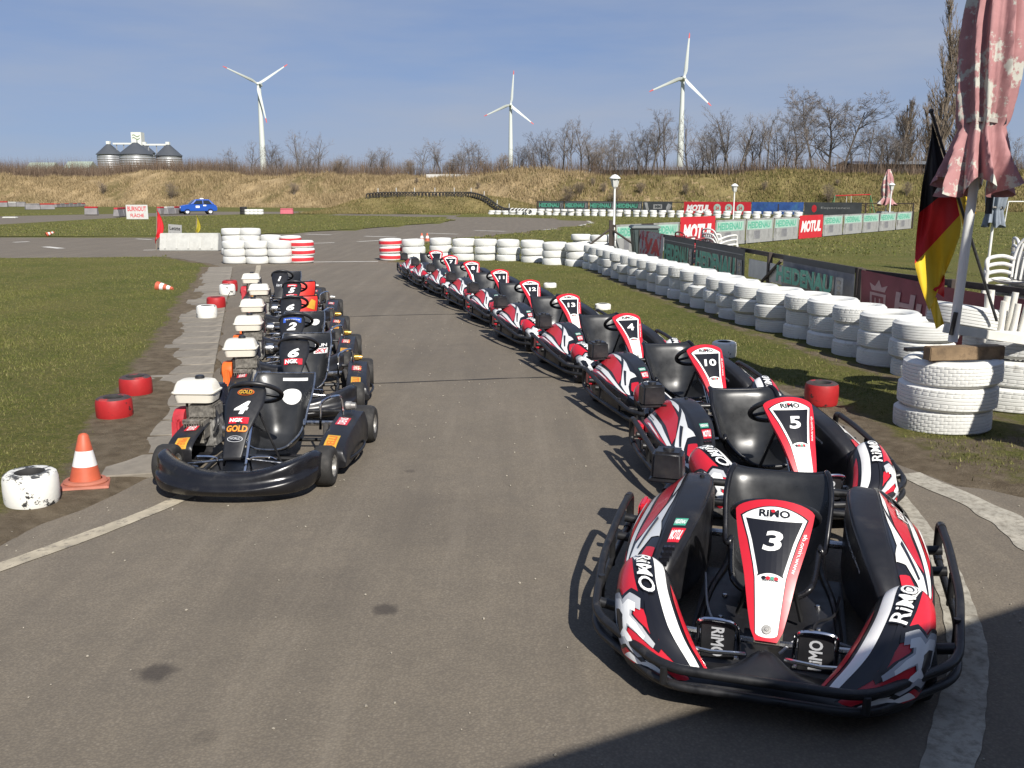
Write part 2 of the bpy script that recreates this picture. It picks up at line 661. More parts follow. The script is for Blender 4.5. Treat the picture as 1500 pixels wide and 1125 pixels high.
gx, gy = axis(-9, 7, 0.16, 3000), axis(2, 26, 0.2, 3500)
XX, YY = np.meshgrid(gx, gy)
near = (np.abs(XX) < 60) & (YY > -20) & (YY < 90)
ins = inside(ASPH, XX, YY) & ~inside(ISLE, XX, YY)
dst = np.full(XX.shape, 50.0)
dst[near] = edge_dist(ASPH, XX[near], YY[near])
wb = np.sin(XX * 1.3 + YY * 0.7) * 0.5 + np.sin(XX * 2.9 - YY * 1.9 + 1) * 0.3 + np.sin(XX * 0.6 - YY * 0.45) * 0.4
ZZ = np.where(ins, -0.02, np.clip(dst, 0, 0.5) * 0.05 + 0.004 + np.clip(wb, -1, 1) * 0.008 * np.clip(dst * 2, 0, 1))
dirt = np.clip(1.15 - dst / (0.34 + 0.16 * wb), 0, 1)
# bare earth beside the slabs and along the near left edge, and under the tyre wall
sl_d = slab_x(YY) - 0.62 - XX
dirt = np.maximum(dirt, np.where((YY > 5.5) & (YY < 24) & (sl_d > -0.6), np.clip(1.1 - sl_d / (0.38 + 0.18 * wb), 0, 1), 0))
dirt = np.maximum(dirt, np.where(XX < 0, np.clip(1.2 - dst / 0.55, 0, 1) * (YY < 8), 0))
tyl = np.array([(2.0, 22.6), (2.55, 18), (3.15, 13.0), (3.75, 10.0), (4.1, 8.6)])
tx = np.interp(-YY, -tyl[:, 1], tyl[:, 0])
dirt = np.maximum(dirt, np.where((YY > 6) & (YY < 23), np.clip(0.95 - np.abs(XX - tx + 0.05) / 0.42, 0, 1) * 0.7, 0))
dirt = np.maximum(dirt, np.where(XX > 1, np.clip(1.15 - dst / 0.45, 0, 1) * (YY < 9), 0))
dirt = np.maximum(dirt, np.where((XX > 2.6) & (YY < 6.9) & (YY > 3), 0.55, 0))
me = bpy.data.meshes.new('ground')
ny, nx = XX.shape
idx = np.arange(nx * ny).reshape(ny, nx)
quads = np.stack([idx[:-1, :-1], idx[:-1, 1:], idx[1:, 1:], idx[1:, :-1]], -1).reshape(-1, 4)
me.from_pydata(np.stack([XX, YY, ZZ], -1).reshape(-1, 3).tolist(), [], quads.tolist())
at = me.attributes.new('dirt', 'FLOAT', 'POINT')
at.data.foreach_set('value', dirt.reshape(-1).astype(np.float32))
me.materials.append(MATS['ground_grass'])
me.polygons.foreach_set('use_smooth', [True] * len(me.polygons))
ground = structure(obj('ground', me))


def node_asphalt():
    m = bpy.data.materials.new('asphalt')
    m.use_nodes = True
    n, l = m.node_tree.nodes, m.node_tree.links
    b = n['Principled BSDF']
    b.inputs['Specular IOR Level'].default_value = 0.3
    tc = n.new('ShaderNodeTexCoord')

    def noise(sc, det=6, rough=0.6, dis=0.0):
        t = n.new('ShaderNodeTexNoise')
        t.inputs['Scale'].default_value = sc
        t.inputs['Detail'].default_value = det
        t.inputs['Roughness'].default_value = rough
        t.inputs['Distortion'].default_value = dis
        l.new(tc.outputs['Object'], t.inputs['Vector'])
        return t.outputs['Fac']

    def rng_(f, a, c, lo=0.0, hi=1.0, smooth=False):
        r = n.new('ShaderNodeMapRange')
        if smooth:
            r.interpolation_type = 'SMOOTHSTEP'
        r.inputs['From Min'].default_value, r.inputs['From Max'].default_value = a, c
        r.inputs['To Min'].default_value, r.inputs['To Max'].default_value = lo, hi
        l.new(f, r.inputs['Value'])
        return r.outputs['Result']

    def mix(f, a, c, mode='MIX'):
        x = n.new('ShaderNodeMix')
        x.data_type = 'RGBA'
        x.blend_type = mode
        for k, s in (('A', a), ('B', c)):
            if isinstance(s, tuple):
                x.inputs[k].default_value = s + (1,)
            else:
                l.new(s, x.inputs[k])
        if isinstance(f, float):
            x.inputs['Factor'].default_value = f
        else:
            l.new(f, x.inputs['Factor'])
        return x.outputs['Result']
    c = mix(rng_(noise(0.6, 5), 0.3, 0.7), (0.156, 0.132, 0.100), (0.188, 0.158, 0.119))
    c = mix(rng_(noise(4.5, 8, 0.7), 0.35, 0.75), c, (0.140, 0.119, 0.092))
    vo = n.new('ShaderNodeTexVoronoi')                      # single stones of the worn surface
    vo.inputs['Scale'].default_value = 95.0
    l.new(tc.outputs['Object'], vo.inputs['Vector'])
    c = mix(rng_(vo.outputs['Color'], 0.62, 1.0, 0.0, 0.34), c, (0.27, 0.235, 0.185))
    c = mix(rng_(vo.outputs['Distance'], 0.30, 0.66, 0.0, 0.36), c, (0.075, 0.064, 0.055))
    c = mix(rng_(noise(120.0, 2), 0.66, 0.80, 0.0, 0.7), c, (0.040, 0.036, 0.034))
    mp = n.new('ShaderNodeMapping')                        # faint streaks along the lane
    mp.inputs['Rotation'].default_value = (0, 0, R(-8))
    mp.inputs['Scale'].default_value = (2.6, 0.16, 1)
    l.new(tc.outputs['Object'], mp.inputs['Vector'])
    ts = n.new('ShaderNodeTexNoise')
    ts.inputs['Scale'].default_value = 1.6
    ts.inputs['Detail'].default_value = 7
    ts.inputs['Roughness'].default_value = 0.65
    l.new(mp.outputs['Vector'], ts.inputs['Vector'])
    c = mix(rng_(ts.outputs['Fac'], 0.48, 0.72, 0.0, 0.55), c, (0.105, 0.090, 0.072))
    c = mix(rng_(ts.outputs['Fac'], 0.30, 0.45, 0.35, 0.0), c, (0.215, 0.185, 0.145))
    # rubber laid down along the lane and oil stains
    for (px, py, rad, st) in ((565, 893, 0.06, 0.75), (228, 985, 0.075, 0.8), (600, 690, 0.035, 0.4), (430, 870, 0.30, 0.16), (640, 760, 0.5, 0.13), (300, 1080, 0.05, 0.3), (850, 870, 0.05, 0.2),
                              (500, 640, 0.6, 0.15), (640, 520, 1.1, 0.14), (560, 440, 1.6, 0.16)):
        p = G(px, py)
        vd = n.new('ShaderNodeVectorMath')
        vd.operation = 'DISTANCE'
        l.new(tc.outputs['Object'], vd.inputs[0])
        vd.inputs[1].default_value = (p.x, p.y, 0)
        a = n.new('ShaderNodeMath')
        a.operation = 'MULTIPLY_ADD'
        l.new(noise(5.0 / max(rad * 5, 0.3), 6, 0.65), a.inputs[0])
        a.inputs[1].default_value = rad * 1.5
        l.new(vd.outputs['Value'], a.inputs[2])
        c = mix(rng_(a.outputs[0], rad * 1.25, rad * 2.1, st, 0.0, True), c, (0.045, 0.038, 0.033))
    l.new(c, b.inputs['Base Color'])
    l.new(rng_(noise(3.0), 0.3, 0.7, 0.78, 0.95), b.inputs['Roughness'])
    bp = n.new('ShaderNodeBump')
    bp.inputs['Strength'].default_value = 0.30
    bp.inputs['Distance'].default_value = 0.004
    l.new(vo.outputs['Distance'], bp.inputs['Height'])
    bp2 = n.new('ShaderNodeBump')
    bp2.inputs['Strength'].default_value = 0.18
    bp2.inputs['Distance'].default_value = 0.02
    l.new(noise(7.0, 8), bp2.inputs['Height'])
    l.new(bp2.outputs['Normal'], bp.inputs['Normal'])
    l.new(bp.outputs['Normal'], b.inputs['Normal'])
    MATS['asphalt'] = m


node_asphalt()
vf = poly2([tuple(a) for a in ASPH])
structure(MB().add([(a, b, 0.0) for a, b in vf[0]], vf[1]).build('asphalt', 'asphalt', smooth=0))
vf = poly2([tuple(a) for a in ISLE])
isl = MB().add([(a, b, 0.03) for a, b in vf[0]], vf[1]).build('grass_island', 'ground_grass', smooth=0)
structure(isl)

mat('line_paint', (0.36, 0.315, 0.235), 0.85, var=0.22, vscale=9, col2=(0.115, 0.10, 0.088), c2=(0.52, 0.66), c2scale=13, bump=0.3, bscale=120, dist=0.004)
mat('line_white', (0.52, 0.50, 0.46), 0.85, var=0.15, vscale=5, col2=(0.14, 0.125, 0.11), c2=(0.56, 0.72), c2scale=24, bump=0.3, bscale=120, dist=0.004)
mat('chalk', (0.34, 0.315, 0.26), 0.9, var=0.25, vscale=6, col2=(0.15, 0.13, 0.10), c2=(0.46, 0.70), c2scale=22, bump=0.4, bscale=150, dist=0.004)
mat('seam', (0.030, 0.027, 0.025), 0.8)


def strip(name, pts, w, m, z=0.004, n=10, rough=0.0, lab=None):
    p = catmull([Vector((a[0], a[1], 0)) for a in pts], n)
    vs, fs = [], []
    for i, q in enumerate(p):
        t = (p[min(i + 1, len(p) - 1)] - p[max(i - 1, 0)]).normalized()
        s = Vector((-t.y, t.x, 0))
        for k in (1, -1):
            a = q + s * k * (w / 2 + rough * wob(q.x * 5 + k * 7, q.y * 5))
            vs.append((a.x, a.y, z))
    for i in range(len(p) - 1):
        fs.append((2 * i, 2 * i + 1, 2 * i + 3, 2 * i + 2))
    o = MB().add(vs, fs).build(name, m, smooth=0)
    return structure(o)


strip('painted_line', [(-5.4, 0.9), (-3.6, 2.7), (-2.62, 4.33), (-2.05, 5.5), (-1.95, 6.6), (-2.95, 10), (-5.3, 19), (-6.75, 24.7)], 0.115, 'line_paint', n=16, rough=0.008)
strip('painted_line', [g2(1368, 1180), g2(1385, 1125), g2(1407, 1050), g2(1417, 980), g2(1408, 900), g2(1385, 845), g2(1350, 780), g2(1270, 690), g2(1150, 600), g2(1000, 530), g2(800, 447), g2(690, 405)], 0.15, 'chalk', n=16, rough=0.012)
strip('painted_line', [g2(1330, 694), g2(1380, 716), g2(1440, 744), g2(1500, 782), g2(1600, 850)], 0.22, 'chalk', n=14, rough=0.04)
strip('stop_line', [g2(456, 384), g2(554, 383)], 0.16, 'line_white')
for a, b, w in (((20, 355), (42, 354), .3), ((66, 361.5), (90, 364), .3), ((200, 350), (222, 351), .2), ((447, 343), (485, 344), .25), ((440, 357), (490, 355.5), .2), ((534, 346), (580, 347.5), .25), ((524, 354), (560, 352), .2),
                ((625, 341.5), (670, 343), .25), ((695, 337.5), (740, 339), .25), ((210, 366.5), (245, 366), .2), ((797, 336.5), (815, 335.2), .25), ((584, 351), (612, 349.5), .18)):
    strip('road_marking', [g2(*a), g2(*b)], w, 'line_white')
strip('painted_line', [g2(850, 330.5), g2(863, 327.8), g2(868, 325.6), g2(862, 323.8)], 0.35, 'line_white')
for pts in ([g2(515, 563), g2(600, 560), g2(700, 556), g2(790, 553), g2(870, 552)], [g2(470, 466), g2(540, 463), g2(620, 461), g2(690, 460)]):
    strip('asphalt_seam', pts, 0.03, 'seam', z=0.0035, rough=0.012, n=14)

# concrete slabs along the left edge
mat('slab', (0.195, 0.172, 0.138), 0.9, var=0.22, vscale=5, col2=(0.13, 0.112, 0.09), c2=(0.50, 0.75), c2scale=7, bump=0.35, bscale=90, dist=0.006, rnd=0.12)
pav = structure(obj('pavement', None))
Y = 5.98
dvec = Vector((-0.2723, 0.962, 0))
svec = Vector((0.962, 0.2723, 0))
k = 0
while Y < 23.5:
    wdt = 0.62 + random.uniform(-0.06, 0.06)
    p = Vector((slab_x(Y + 0.25), Y + 0.25, 0)) - svec * (wdt / 2)
    M = Matrix.Translation(p) @ Matrix.Rotation(math.atan2(dvec.y, dvec.x) - math.pi / 2 + random.uniform(-.02, .02), 4, 'Z') @ Matrix.Rotation(random.uniform(-.012, .012), 4, 'Y')
    sl_ = MB().box((0, 0, 0.002), (wdt, 0.485, 0.05)).build('slab', 'slab', pav, bevel=0.006, seg=1)
    sl_.matrix_local = M
    Y += 0.5
    k += 1

# ------------------------------------------------------------------ wheels
def wheel(parent, loc, r, w, rim_r, side=1, name='wheel'):
    """kart wheel lying along x; side is the outward x direction"""
    key = ('wheel', r, w, rim_r, side)
    if key not in _T:
        h = w / 2
        prof = [(rim_r, -h * .92), (rim_r + .012, -h), (r - .022, -h), (r - .007, -h * .86), (r, -h * .6), (r + .001, 0), (r, h * .6), (r - .007, h * .86), (r - .022, h), (rim_r + .012, h), (rim_r, h * .92)]
        M = Matrix.Rotation(math.pi / 2, 4, 'Y')
        a = MB().lathe(prof, 28, 0, M).mesh('tyre', 'rubber', smooth=40)
        b = MB()
        prof = [(rim_r + .001, -h * .93), (rim_r + .006, -h * .97), (rim_r - .008, -h * .9), (rim_r - .012, -h * .2), (rim_r - .012, h * .25), (rim_r - .006, h * .9), (rim_r + .006, h * .97), (rim_r + .001, h * .93)]
        b.lathe(prof, 24, 0, M)
        b.lathe([(0.001, side * h * .25 - .006), (rim_r - .011, side * h * .25 - .004), (rim_r - .011, side * h * .25 + .004), (.032, side * h * .25 + .006), (.030, side * h * .6), (.012, side * h * .62), (.001, side * h * .62)], 24, 0, M)
        for i in range(3):
            q = 2 * math.pi * i / 3
            b.lathe([(0.006, side * h * .25), (.006, side * h * .45), (.0005, side * h * .46)], 6, 0, Matrix.Translation((0, math.cos(q) * .045, math.sin(q) * .045)) @ M)
        _T[key] = (a, b.mesh('rim', 'alu', smooth=40))
    a, b = _T[key]
    o = obj(name, None, parent, loc)
    o.empty_display_size = 0.05
    obj('tyre', a, o)
    obj('rim', b, o)
    return o


# ------------------------------------------------------------------ rental kart (red, white and black bodywork), nose towards -y
rental = thing('rental_kart', 'rental kart', 'kart')
BP, RP, WP, GP = 'black_print', 'red_print', 'white_print', 'grey_print'


def mirror(secs, sx):
    return [[(p[0] * sx, p[1], p[2]) for p in s_] for s_ in secs]


def sec(y, pts, dy=None):
    return [(a, y + (dy[i] if dy else 0), b) for i, (a, b) in enumerate(pts)]


def podsec(y, xo, zs, xr, zr, xi, zb):
    return sec(y, [(xo - .005, zb), (xo, zs - .05), (xo - .006, zs - .012), (xo - .022, zs + .008), (xr + .022, zr - .018), (xr, zr - .003), (xr - .022, zr), (xi + .03, zr + .004), (xi + .010, zr - .012),
                   (xi + .002, zr - .045), (xi, zb + .01)])


POD = [podsec(*q_) for q_ in ((-.46, .575, .20, .50, .235, .435, .15), (-.38, .625, .235, .482, .320, .395, .12), (-.20, .650, .262, .462, .402, .345, .105), (.02, .662, .285, .448, .448, .312, .10),
                             (.32, .658, .297, .442, .470, .305, .10), (.53, .635, .285, .445, .440, .335, .12), (.58, .60, .27, .45, .385, .36, .15))]
FAIR = [sec(-1.005, [(.33, .075), (.325, .095), (.30, .108), (.25, .112), (.20, .105), (.155, .09), (.145, .075)]),
        sec(-.94, [(.44, .075), (.44, .125), (.40, .160), (.325, .172), (.25, .158), (.185, .120), (.165, .072)]),
        sec(-.86, [(.525, .10), (.525, .185), (.48, .238), (.400, .258), (.32, .232), (.245, .165), (.215, .078)]),
        sec(-.70, [(.580, .15), (.582, .255), (.540, .322), (.465, .345), (.39, .312), (.325, .225), (.30, .10)]),
        sec(-.56, [(.600, .20), (.602, .305), (.562, .368), (.495, .390), (.425, .355), (.375, .270), (.36, .14)]),
        sec(-.485, [(.59, .23), (.592, .305), (.56, .355), (.505, .370), (.45, .342), (.405, .280), (.395, .2)])]
pods = {}
fairs = {}
for sx in (-1, 1):
    S = Surf(mirror(POD, sx), 36, 40)
    o = S.put(MB()).build('side_pod', 'black_plastic', rental, smooth=50)
    pods[sx] = (S, o)
    S = Surf(mirror(FAIR, sx), 30, 30)
    o = S.put(MB()).build('front_fairing', 'black_plastic', rental, smooth=50)
    fairs[sx] = (S, o)


def lay(S, parent, items, v0, v1, sx, name='livery'):
    """items: (material, polygon in (l, w)); l runs rear to front, w from the outer edge to the inner edge of the printed band"""
    mb = MB()
    ml = [BP, RP, WP, GP, 'green_print', 'yellow_print']
    for k, (m, p) in enumerate(items):
        vf = p if isinstance(p[0], list) and p[0] and isinstance(p[1], list) and p[1] and isinstance(p[1][0], tuple) and isinstance(p[1][0][0], int) else poly2(p)
        vs = [(1 - a, v0 + (v1 - v0) * b) for a, b in vf[0]]
        S.print(mb, (vs, vf[1]), ml.index(m), (0.0012 + 0.0006 * k) * (1 if sx > 0 else -1))
    return mb.build(name, ml, parent, smooth=60)


def jag(p, dx, dy, s=1.0):
    return [(a * s + dx, b * s + dy) for a, b in p]


POD_ART = [(BP, [(.0, .0), (.97, .0), (.97, 1), (.0, 1)]),
           (RP, [(.05, .0), (.50, .0), (.62, .12), (.30, .20), (.08, .18)]),
           (WP, [(.02, .27), (.35, .25), (.74, .07), (.80, .13), (.42, .36), (.05, .39)]),
           (RP, [(.0, .52), (.0, .98), (.20, .98), (.34, .82), (.46, .72), (.60, .44), (.63, .28), (.45, .42), (.25, .46)]),
           (WP, [(.22, .98), (.38, .98), (.43, .82), (.33, .84)]),
           (WP, [(.42, .98), (.50, .70), (.66, .32), (.80, .18), (.87, .24), (.74, .46), (.68, .66), (.71, .98), (.60, .80), (.52, .86)]),
           (RP, [(.73, .62), (.80, .46), (.91, .60), (.965, .97), (.77, .97)]),
           (WP, [(.85, .10), (.96, .02), (.968, .36), (.90, .40)]),
           (RP, [(.66, .02), (.84, .02), (.81, .10)]),
           (RP, [(.915, .52), (.966, .44), (.966, .80)]),
           (BP, [(.12, .60), (.30, .70), (.28, .735), (.10, .64)]),
           (BP, [(.54, .66), (.70, .40), (.715, .43), (.57, .70)]),
           (BP, [(.10, .30), (.34, .29), (.34, .31), (.11, .33)]),
           (WP, [(.30, .12), (.52, .06), (.46, .13), (.34, .17)])]
HAND = [(-.50, -.30), (-.42, -.46), (-.12, -.50), (.10, -.42), (.20, -.22), (.46, -.14), (.50, -.02), (.30, .02), (.12, -.06), (.06, .06), (.22, .24), (.44, .40), (.38, .50), (.14, .40), (-.02, .24),
        (-.10, .30), (-.04, .46), (-.16, .52), (-.26, .30), (-.24, .06), (-.36, -.02)]
PALM = [(-.30, -.22), (-.16, -.32), (.02, -.24), (.02, -.08), (-.12, .02), (-.22, -.06)]
FAIR_ART = [(BP, [(.0, .0), (1, .0), (1, 1), (.0, 1)]),
            (RP, [(.02, .06), (.0, .36), (.34, .44), (.62, .50), (.99, .60), (.99, .40), (.72, .22), (.44, .05)]),
            (WP, [(.0, .40), (.18, .42), (.36, .52), (.30, .60), (.12, .55), (.0, .50)]),
            (WP, [(.02, .64), (.28, .67), (.60, .68), (1, .74), (1, .84), (.62, .82), (.30, .80), (.04, .78)]),
            (RP, [(.30, .86), (.66, .87), (.98, .92), (.70, .96), (.36, .93)]),
            (RP, [(.46, .02), (.62, .0), (.86, .12), (.80, .22), (.60, .14)]),
            (WP, [(.64, .02), (.94, .20), (.99, .34), (.86, .30), (.70, .14)]),
            (BP, [(.44, .52), (.70, .47), (.99, .62), (.99, .645), (.70, .52), (.46, .56)]),
            (BP, jag(HAND, .56, .25, .44 * 1.17)),
            (GP, jag(HAND, .56, .25, .44)),
            (WP, jag(HAND, .555, .255, .44 * .72)),
            (BP, jag(PALM, .57, .24, .40))]
for sx in (-1, 1):
    S, o = pods[sx]
    art = list(POD_ART)
    lay(S, o, art, 0.285, 0.412, sx)
    S, o = fairs[sx]
    art = list(FAIR_ART)
    # lettering along the fairing, outlined
    for mtl, bold in ((BP, .05), (WP, .012)):
        t = text_fit('RiMO', .27 + bold * .4, .15 + bold * .6, bold, 0.1)
        art.append((mtl, ([(.32 - sx * p_, .555 + q_ + (p_ * sx) * -.10) for p_, q_ in t[0]], t[1])))
    lay(S, o, art, 0.04, 0.84, sx)

# sponsor stickers on the inner face of the engine-side pod, writing on the other, plus air slots, latch and fuel opening
S, o = pods[-1]
mb = MB()
def stick(S, mb, cu, cv, su, sv, s_, mi, off, bold=.03, shear=.12, flip=1):
    t = text_fit(s_, 1, 1, bold, shear)
    S.print(mb, ([(cu + b * su, cv + a * sv * flip) for a, b in t[0]], t[1]), mi, off)
def rect(cu, cv, su, sv):
    return poly2([(cu - su / 2, cv - sv / 2), (cu + su / 2, cv - sv / 2), (cu + su / 2, cv + sv / 2), (cu - su / 2, cv + sv / 2)])
S.print(mb, rect(.29, .655, .075, .095), 1, -.0015)
stick(S, mb, .29, .655, .05, .082, 'MOTUL', 0, -.003)
mb.build('sticker', [WP, RP, 'green_print', BP], o, smooth=0)
mb = MB()
S.print(mb, rect(.365, .645, .045, .075), 2, -.0015)
stick(S, mb, .365, .645, .026, .066, 'HEIDENAU', 0, -.003)
mb.build('sticker', [WP, RP, 'green_print', BP], o, smooth=0)
mb = MB()
S.print(mb, rect(.80, .64, .04, .04), 3, -.0015)
stick(S, mb, .80, .64, .025, .03, 'B2', 0, -.003, .0)
mb.build('sticker', [WP, RP, 'green_print', BP], o, smooth=0)
for i in range(4):
    for j in range(3):
        c = Vector(S.P(.14 + .028 * i, .615 + .035 * j, .001))
        MB().box((0, 0, 0), (.014, .026, .018)).build('air_slot', BP, o, loc=c)
for (u, v) in ((.86, .66), (.70, .66)):
    c = Vector(S.P(u, v, -.004))
    MB().lathe([(.012, -.01), (.012, .006), (.004, .010), (.001, .010)], 12).build('latch', 'black_satin', o, loc=c)
S, o = pods[1]
mb = MB()
t = text_fit('Nur gemietet und nicht gekauft', 1, 1, .008, 0)
S.print(mb, ([(.47 - .33 * a, .925 + .011 * b) for a, b in t[0]], t[1]), 0, .002)
mb.build('lettering', [WP, BP], o, smooth=0)
mb = MB()
t = text_fit('Crazy', 1, 1, .02, .2)
S.print(mb, ([(.66 - .10 * a, .355 + .034 * b) for a, b in t[0]], t[1]), 1, .009)
S.print(mb, ([(.662 - .10 * a, .356 + .034 * b) for a, b in t[0]], t[1]), 0, .0096)
mb.build('sticker', [WP, BP], o, smooth=0)
c = Vector(S.P(.84, .355, 0))
mb = MB()
mb.loft([[(c.x + rx * math.cos(2 * math.pi * i / 18) - dz * .5, c.y + ry * math.sin(2 * math.pi * i / 18), c.z + dz + rx * math.cos(2 * math.pi * i / 18) * -.72) for i in range(18)]
         for rx, ry, dz in ((.085, .11, -.01), (.082, .105, .012), (.062, .085, .014), (.055, .075, -.02), (.05, .07, -.05))], cap=True)
mb.build('fuel_opening', 'black_gloss', o)
c2_ = c + Vector((-.015, .02, .0))
MB().lathe([(.001, .012), (.026, .012), (.030, .004), (.030, -.012), (.001, -.012)], 16, 0, Matrix.Rotation(R(32), 4, 'Y')).build('fuel_cap', 'black_satin', o, loc=c2_)

# floor tray, nose, pedals
mb = MB()
mb.box((0, -.30, .062), (.62, 1.0, .018))
mb.build('floor_tray', 'black_satin', rental, bevel=.004)
S = Surf([[(-.30, -1.035, .09), (-.18, -1.04, .10), (0, -1.042, .105), (.18, -1.04, .10), (.30, -1.035, .09)],
          [(-.31, -.99, .115), (-.17, -.99, .138), (0, -.99, .150), (.17, -.99, .138), (.31, -.99, .115)],
          [(-.30, -.94, .115), (-.16, -.94, .150), (0, -.94, .180), (.16, -.94, .150), (.30, -.94, .115)],
          [(-.28, -.85, .085), (-.13, -.85, .115), (0, -.85, .200), (.13, -.85, .115), (.28, -.85, .085)],
          [(-.26, -.76, .074), (-.11, -.76, .085), (0, -.76, .150), (.11, -.76, .085), (.26, -.76, .074)]], 16, 20)
mb = S.put(MB(), caps=False)
nose = mb.build('nose', 'black_plastic', rental, smooth=50)
mb = MB()
for sx in (-1, 1):
    S.print(mb, poly2([(0.02, .5 + sx * .10), (.62, .5 + sx * .055), (.62, .5 + sx * .09), (.02, .5 + sx * .155)]), 0, .002)
mb.build('red_stripe', RP, nose, smooth=0)
for sx in (-1, 1):
    ped = MB()
    pts = catmull([(sx * .10, -.70, .085), (sx * .105, -.74, .20), (sx * .115, -.765, .245), (sx * .15, -.77, .258), (sx * .215, -.77, .258), (sx * .25, -.765, .245), (sx * .255, -.74, .20), (sx * .255, -.70, .085)], 5)
    pd = ped.tube(pts, .0075, 8).build('pedal', 'chrome', rental)
    pl = MB().box((sx * .18, -.745, .165), (.13, .012, .15), 0, None).build('pedal_pad', 'black_satin', pd, bevel=.004)
    M = Matrix.Translation((sx * .18, -.7525, .16)) @ Matrix.Rotation(math.pi / 2, 4, 'X') @ Matrix.Rotation(math.pi / 2 * (1 if sx > 0 else -1), 4, 'Z')
    flat(MB(), text_fit('RiMO', .12, .05, .03), 0, M).build('lettering', GP, pl, smooth=0)
    MB().tube([(sx * .07, -.80, .15), (sx * .20, -.82, .15), (sx * .44, -.80, .16)], .009, 8).build('tie_rod', 'chrome', rental)
    MB().tube([(sx * .05, -.62, .12), (sx * .30, -.62, .13), (sx * .50, -.63, .14)], .014, 8).build('front_axle', 'steel', rental)
    wheel(rental, (sx * .535, -.645, .128), .128, .12, .066, sx)
    wheel(rental, (sx * .535, .52, .14), .14, .18, .066, sx)
MB().tube([(-.58, .50, .14), (.58, .50, .14)], .02, 10).build('rear_axle', 'steel', rental)
MB().tube([(.17, -.60, .10), (.17, -.48, .115)], .020, 12).build('brake_cylinder', 'alu_dirty', rental)
MB().tube(catmull([(.17, -.48, .115), (.19, -.38, .12), (.26, -.25, .10), (.29, -.05, .10)], 6), .006, 6).build('brake_hose', 'black_satin', rental)
MB().tube(catmull([(-.17, -.70, .12), (-.20, -.52, .10), (-.26, -.30, .10), (-.30, .0, .12)], 6), .005, 6).build('throttle_cable', 'grey_print', rental)
for sx in (-1, 1):
    MB().tube([(sx * .40, -.73, .13), (sx * .40, -.56, .13)], .018, 8).build('kingpin_bracket', 'alu_dirty', rental)
    MB().tube([(sx * .10, -.70, .075), (sx * .26, -.70, .075)], .010, 8).build('pedal_shaft', 'steel', rental)
    for yy in (-.55, -.35, -.12):
        MB().lathe([(.001, .010), (.009, .010), (.012, .004), (.012, 0), (.001, 0)], 8).build('floor_bolt', 'steel', rental, loc=(sx * .20, yy, .071))
MB().box((0, -.50, .098), (.12, .09, .055)).build('steering_block', 'alu_dirty', rental, bevel=.006)
cb = MB()
cb.tube(catmull([(.05, -.66, .10), (.12, -.60, .14), (.24, -.62, .16), (.33, -.55, .11)], 6), .006, 6)
cb.build('cable', 'grey_print', rental)
mb = MB()
for sx in (-1, 1):
    mb.tube(catmull([(sx * .24, -.98, .07), (sx * .28, -.6, .07), (sx * .27, -.1, .07), (sx * .22, .3, .08), (sx * .24, .72, .09)], 5), .016, 8)
mb.build('chassis_frame', 'black_tube', rental)

# bumper all round: two rails on stubs
def rail(z1, z2, z3):
    L = [(-.735, .36, z3), (-.74, .15, z3 - .02), (-.735, -.25, z2 + .02), (-.680, -.68, z1), (-.345, -1.035, z1 - .005)]
    return L
def rounded(pts, r=.06, n=5):
    out = [Vector(pts[0])]
    for i in range(1, len(pts) - 1):
        a, b, c = Vector(pts[i - 1]), Vector(pts[i]), Vector(pts[i + 1])
        k = min(r, (a - b).length * .45, (c - b).length * .45)
        p, q = b + (a - b).normalized() * k, b + (c - b).normalized() * k
        for j in range(n + 1):
            t = j / n
            out.append(p * (1 - t) ** 2 + b * 2 * t * (1 - t) + q * t * t)
    out.append(Vector(pts[-1]))
    return out
bump = obj('bumper', None, rental)
bump.empty_display_size = .05
for nm, z1, z2, z3, r in (('upper_rail', .178, .235, .335, .0185), ('lower_rail', .112, .125, .17, .017)):
    L = rail(z1, z2, z3)
    Rr = [(-a, b, c) for a, b, c in reversed(L)]
    MB().tube(rounded(L + Rr, .10), r, 10).build(nm, 'black_tube', bump, smooth=60)
for sx in (-1, 1):
    MB().tube(rounded([(sx * .735, .34, .335), (sx * .735, .415, .33), (sx * .735, .42, .18), (sx * .735, .34, .17)], .05), .020, 10).build('rail_loop', 'black_tube', bump, smooth=60)
    for y, z, xo in ((-.60, .21, .675), (.10, .24, .735), (.28, .27, .735)):
        MB().tube([(sx * .56, y, z - .04), (sx * xo, y, z - .02)], .022, 10).build('stub', 'black_tube', bump, smooth=60)
    for y in (-.45, -.05):
        xx = sx * (.70 if y < -.2 else .733)
        MB().tube([(xx, y, .245 if y < -.2 else .27), (xx, y, .125)], .014, 8).build('upright', 'black_tube', bump, smooth=60)
    MB().tube([(sx * .345, -1.033, .175), (sx * .345, -1.033, .11)], .014, 8).build('upright', 'black_tube', bump, smooth=60)
mb = MB()
mb.tube(rounded([(-.60, .46, .16), (-.60, .76, .18), (-.45, .84, .19), (.45, .84, .19), (.60, .76, .18), (.60, .46, .16)], .08), .021, 10)
mb.tube(rounded([(-.58, .60, .30), (-.56, .74, .31), (-.42, .82, .31), (.42, .82, .31), (.56, .74, .31), (.58, .60, .30)], .08), .021, 10)
mb.build('rear_bumper', 'black_tube', rental, smooth=60)

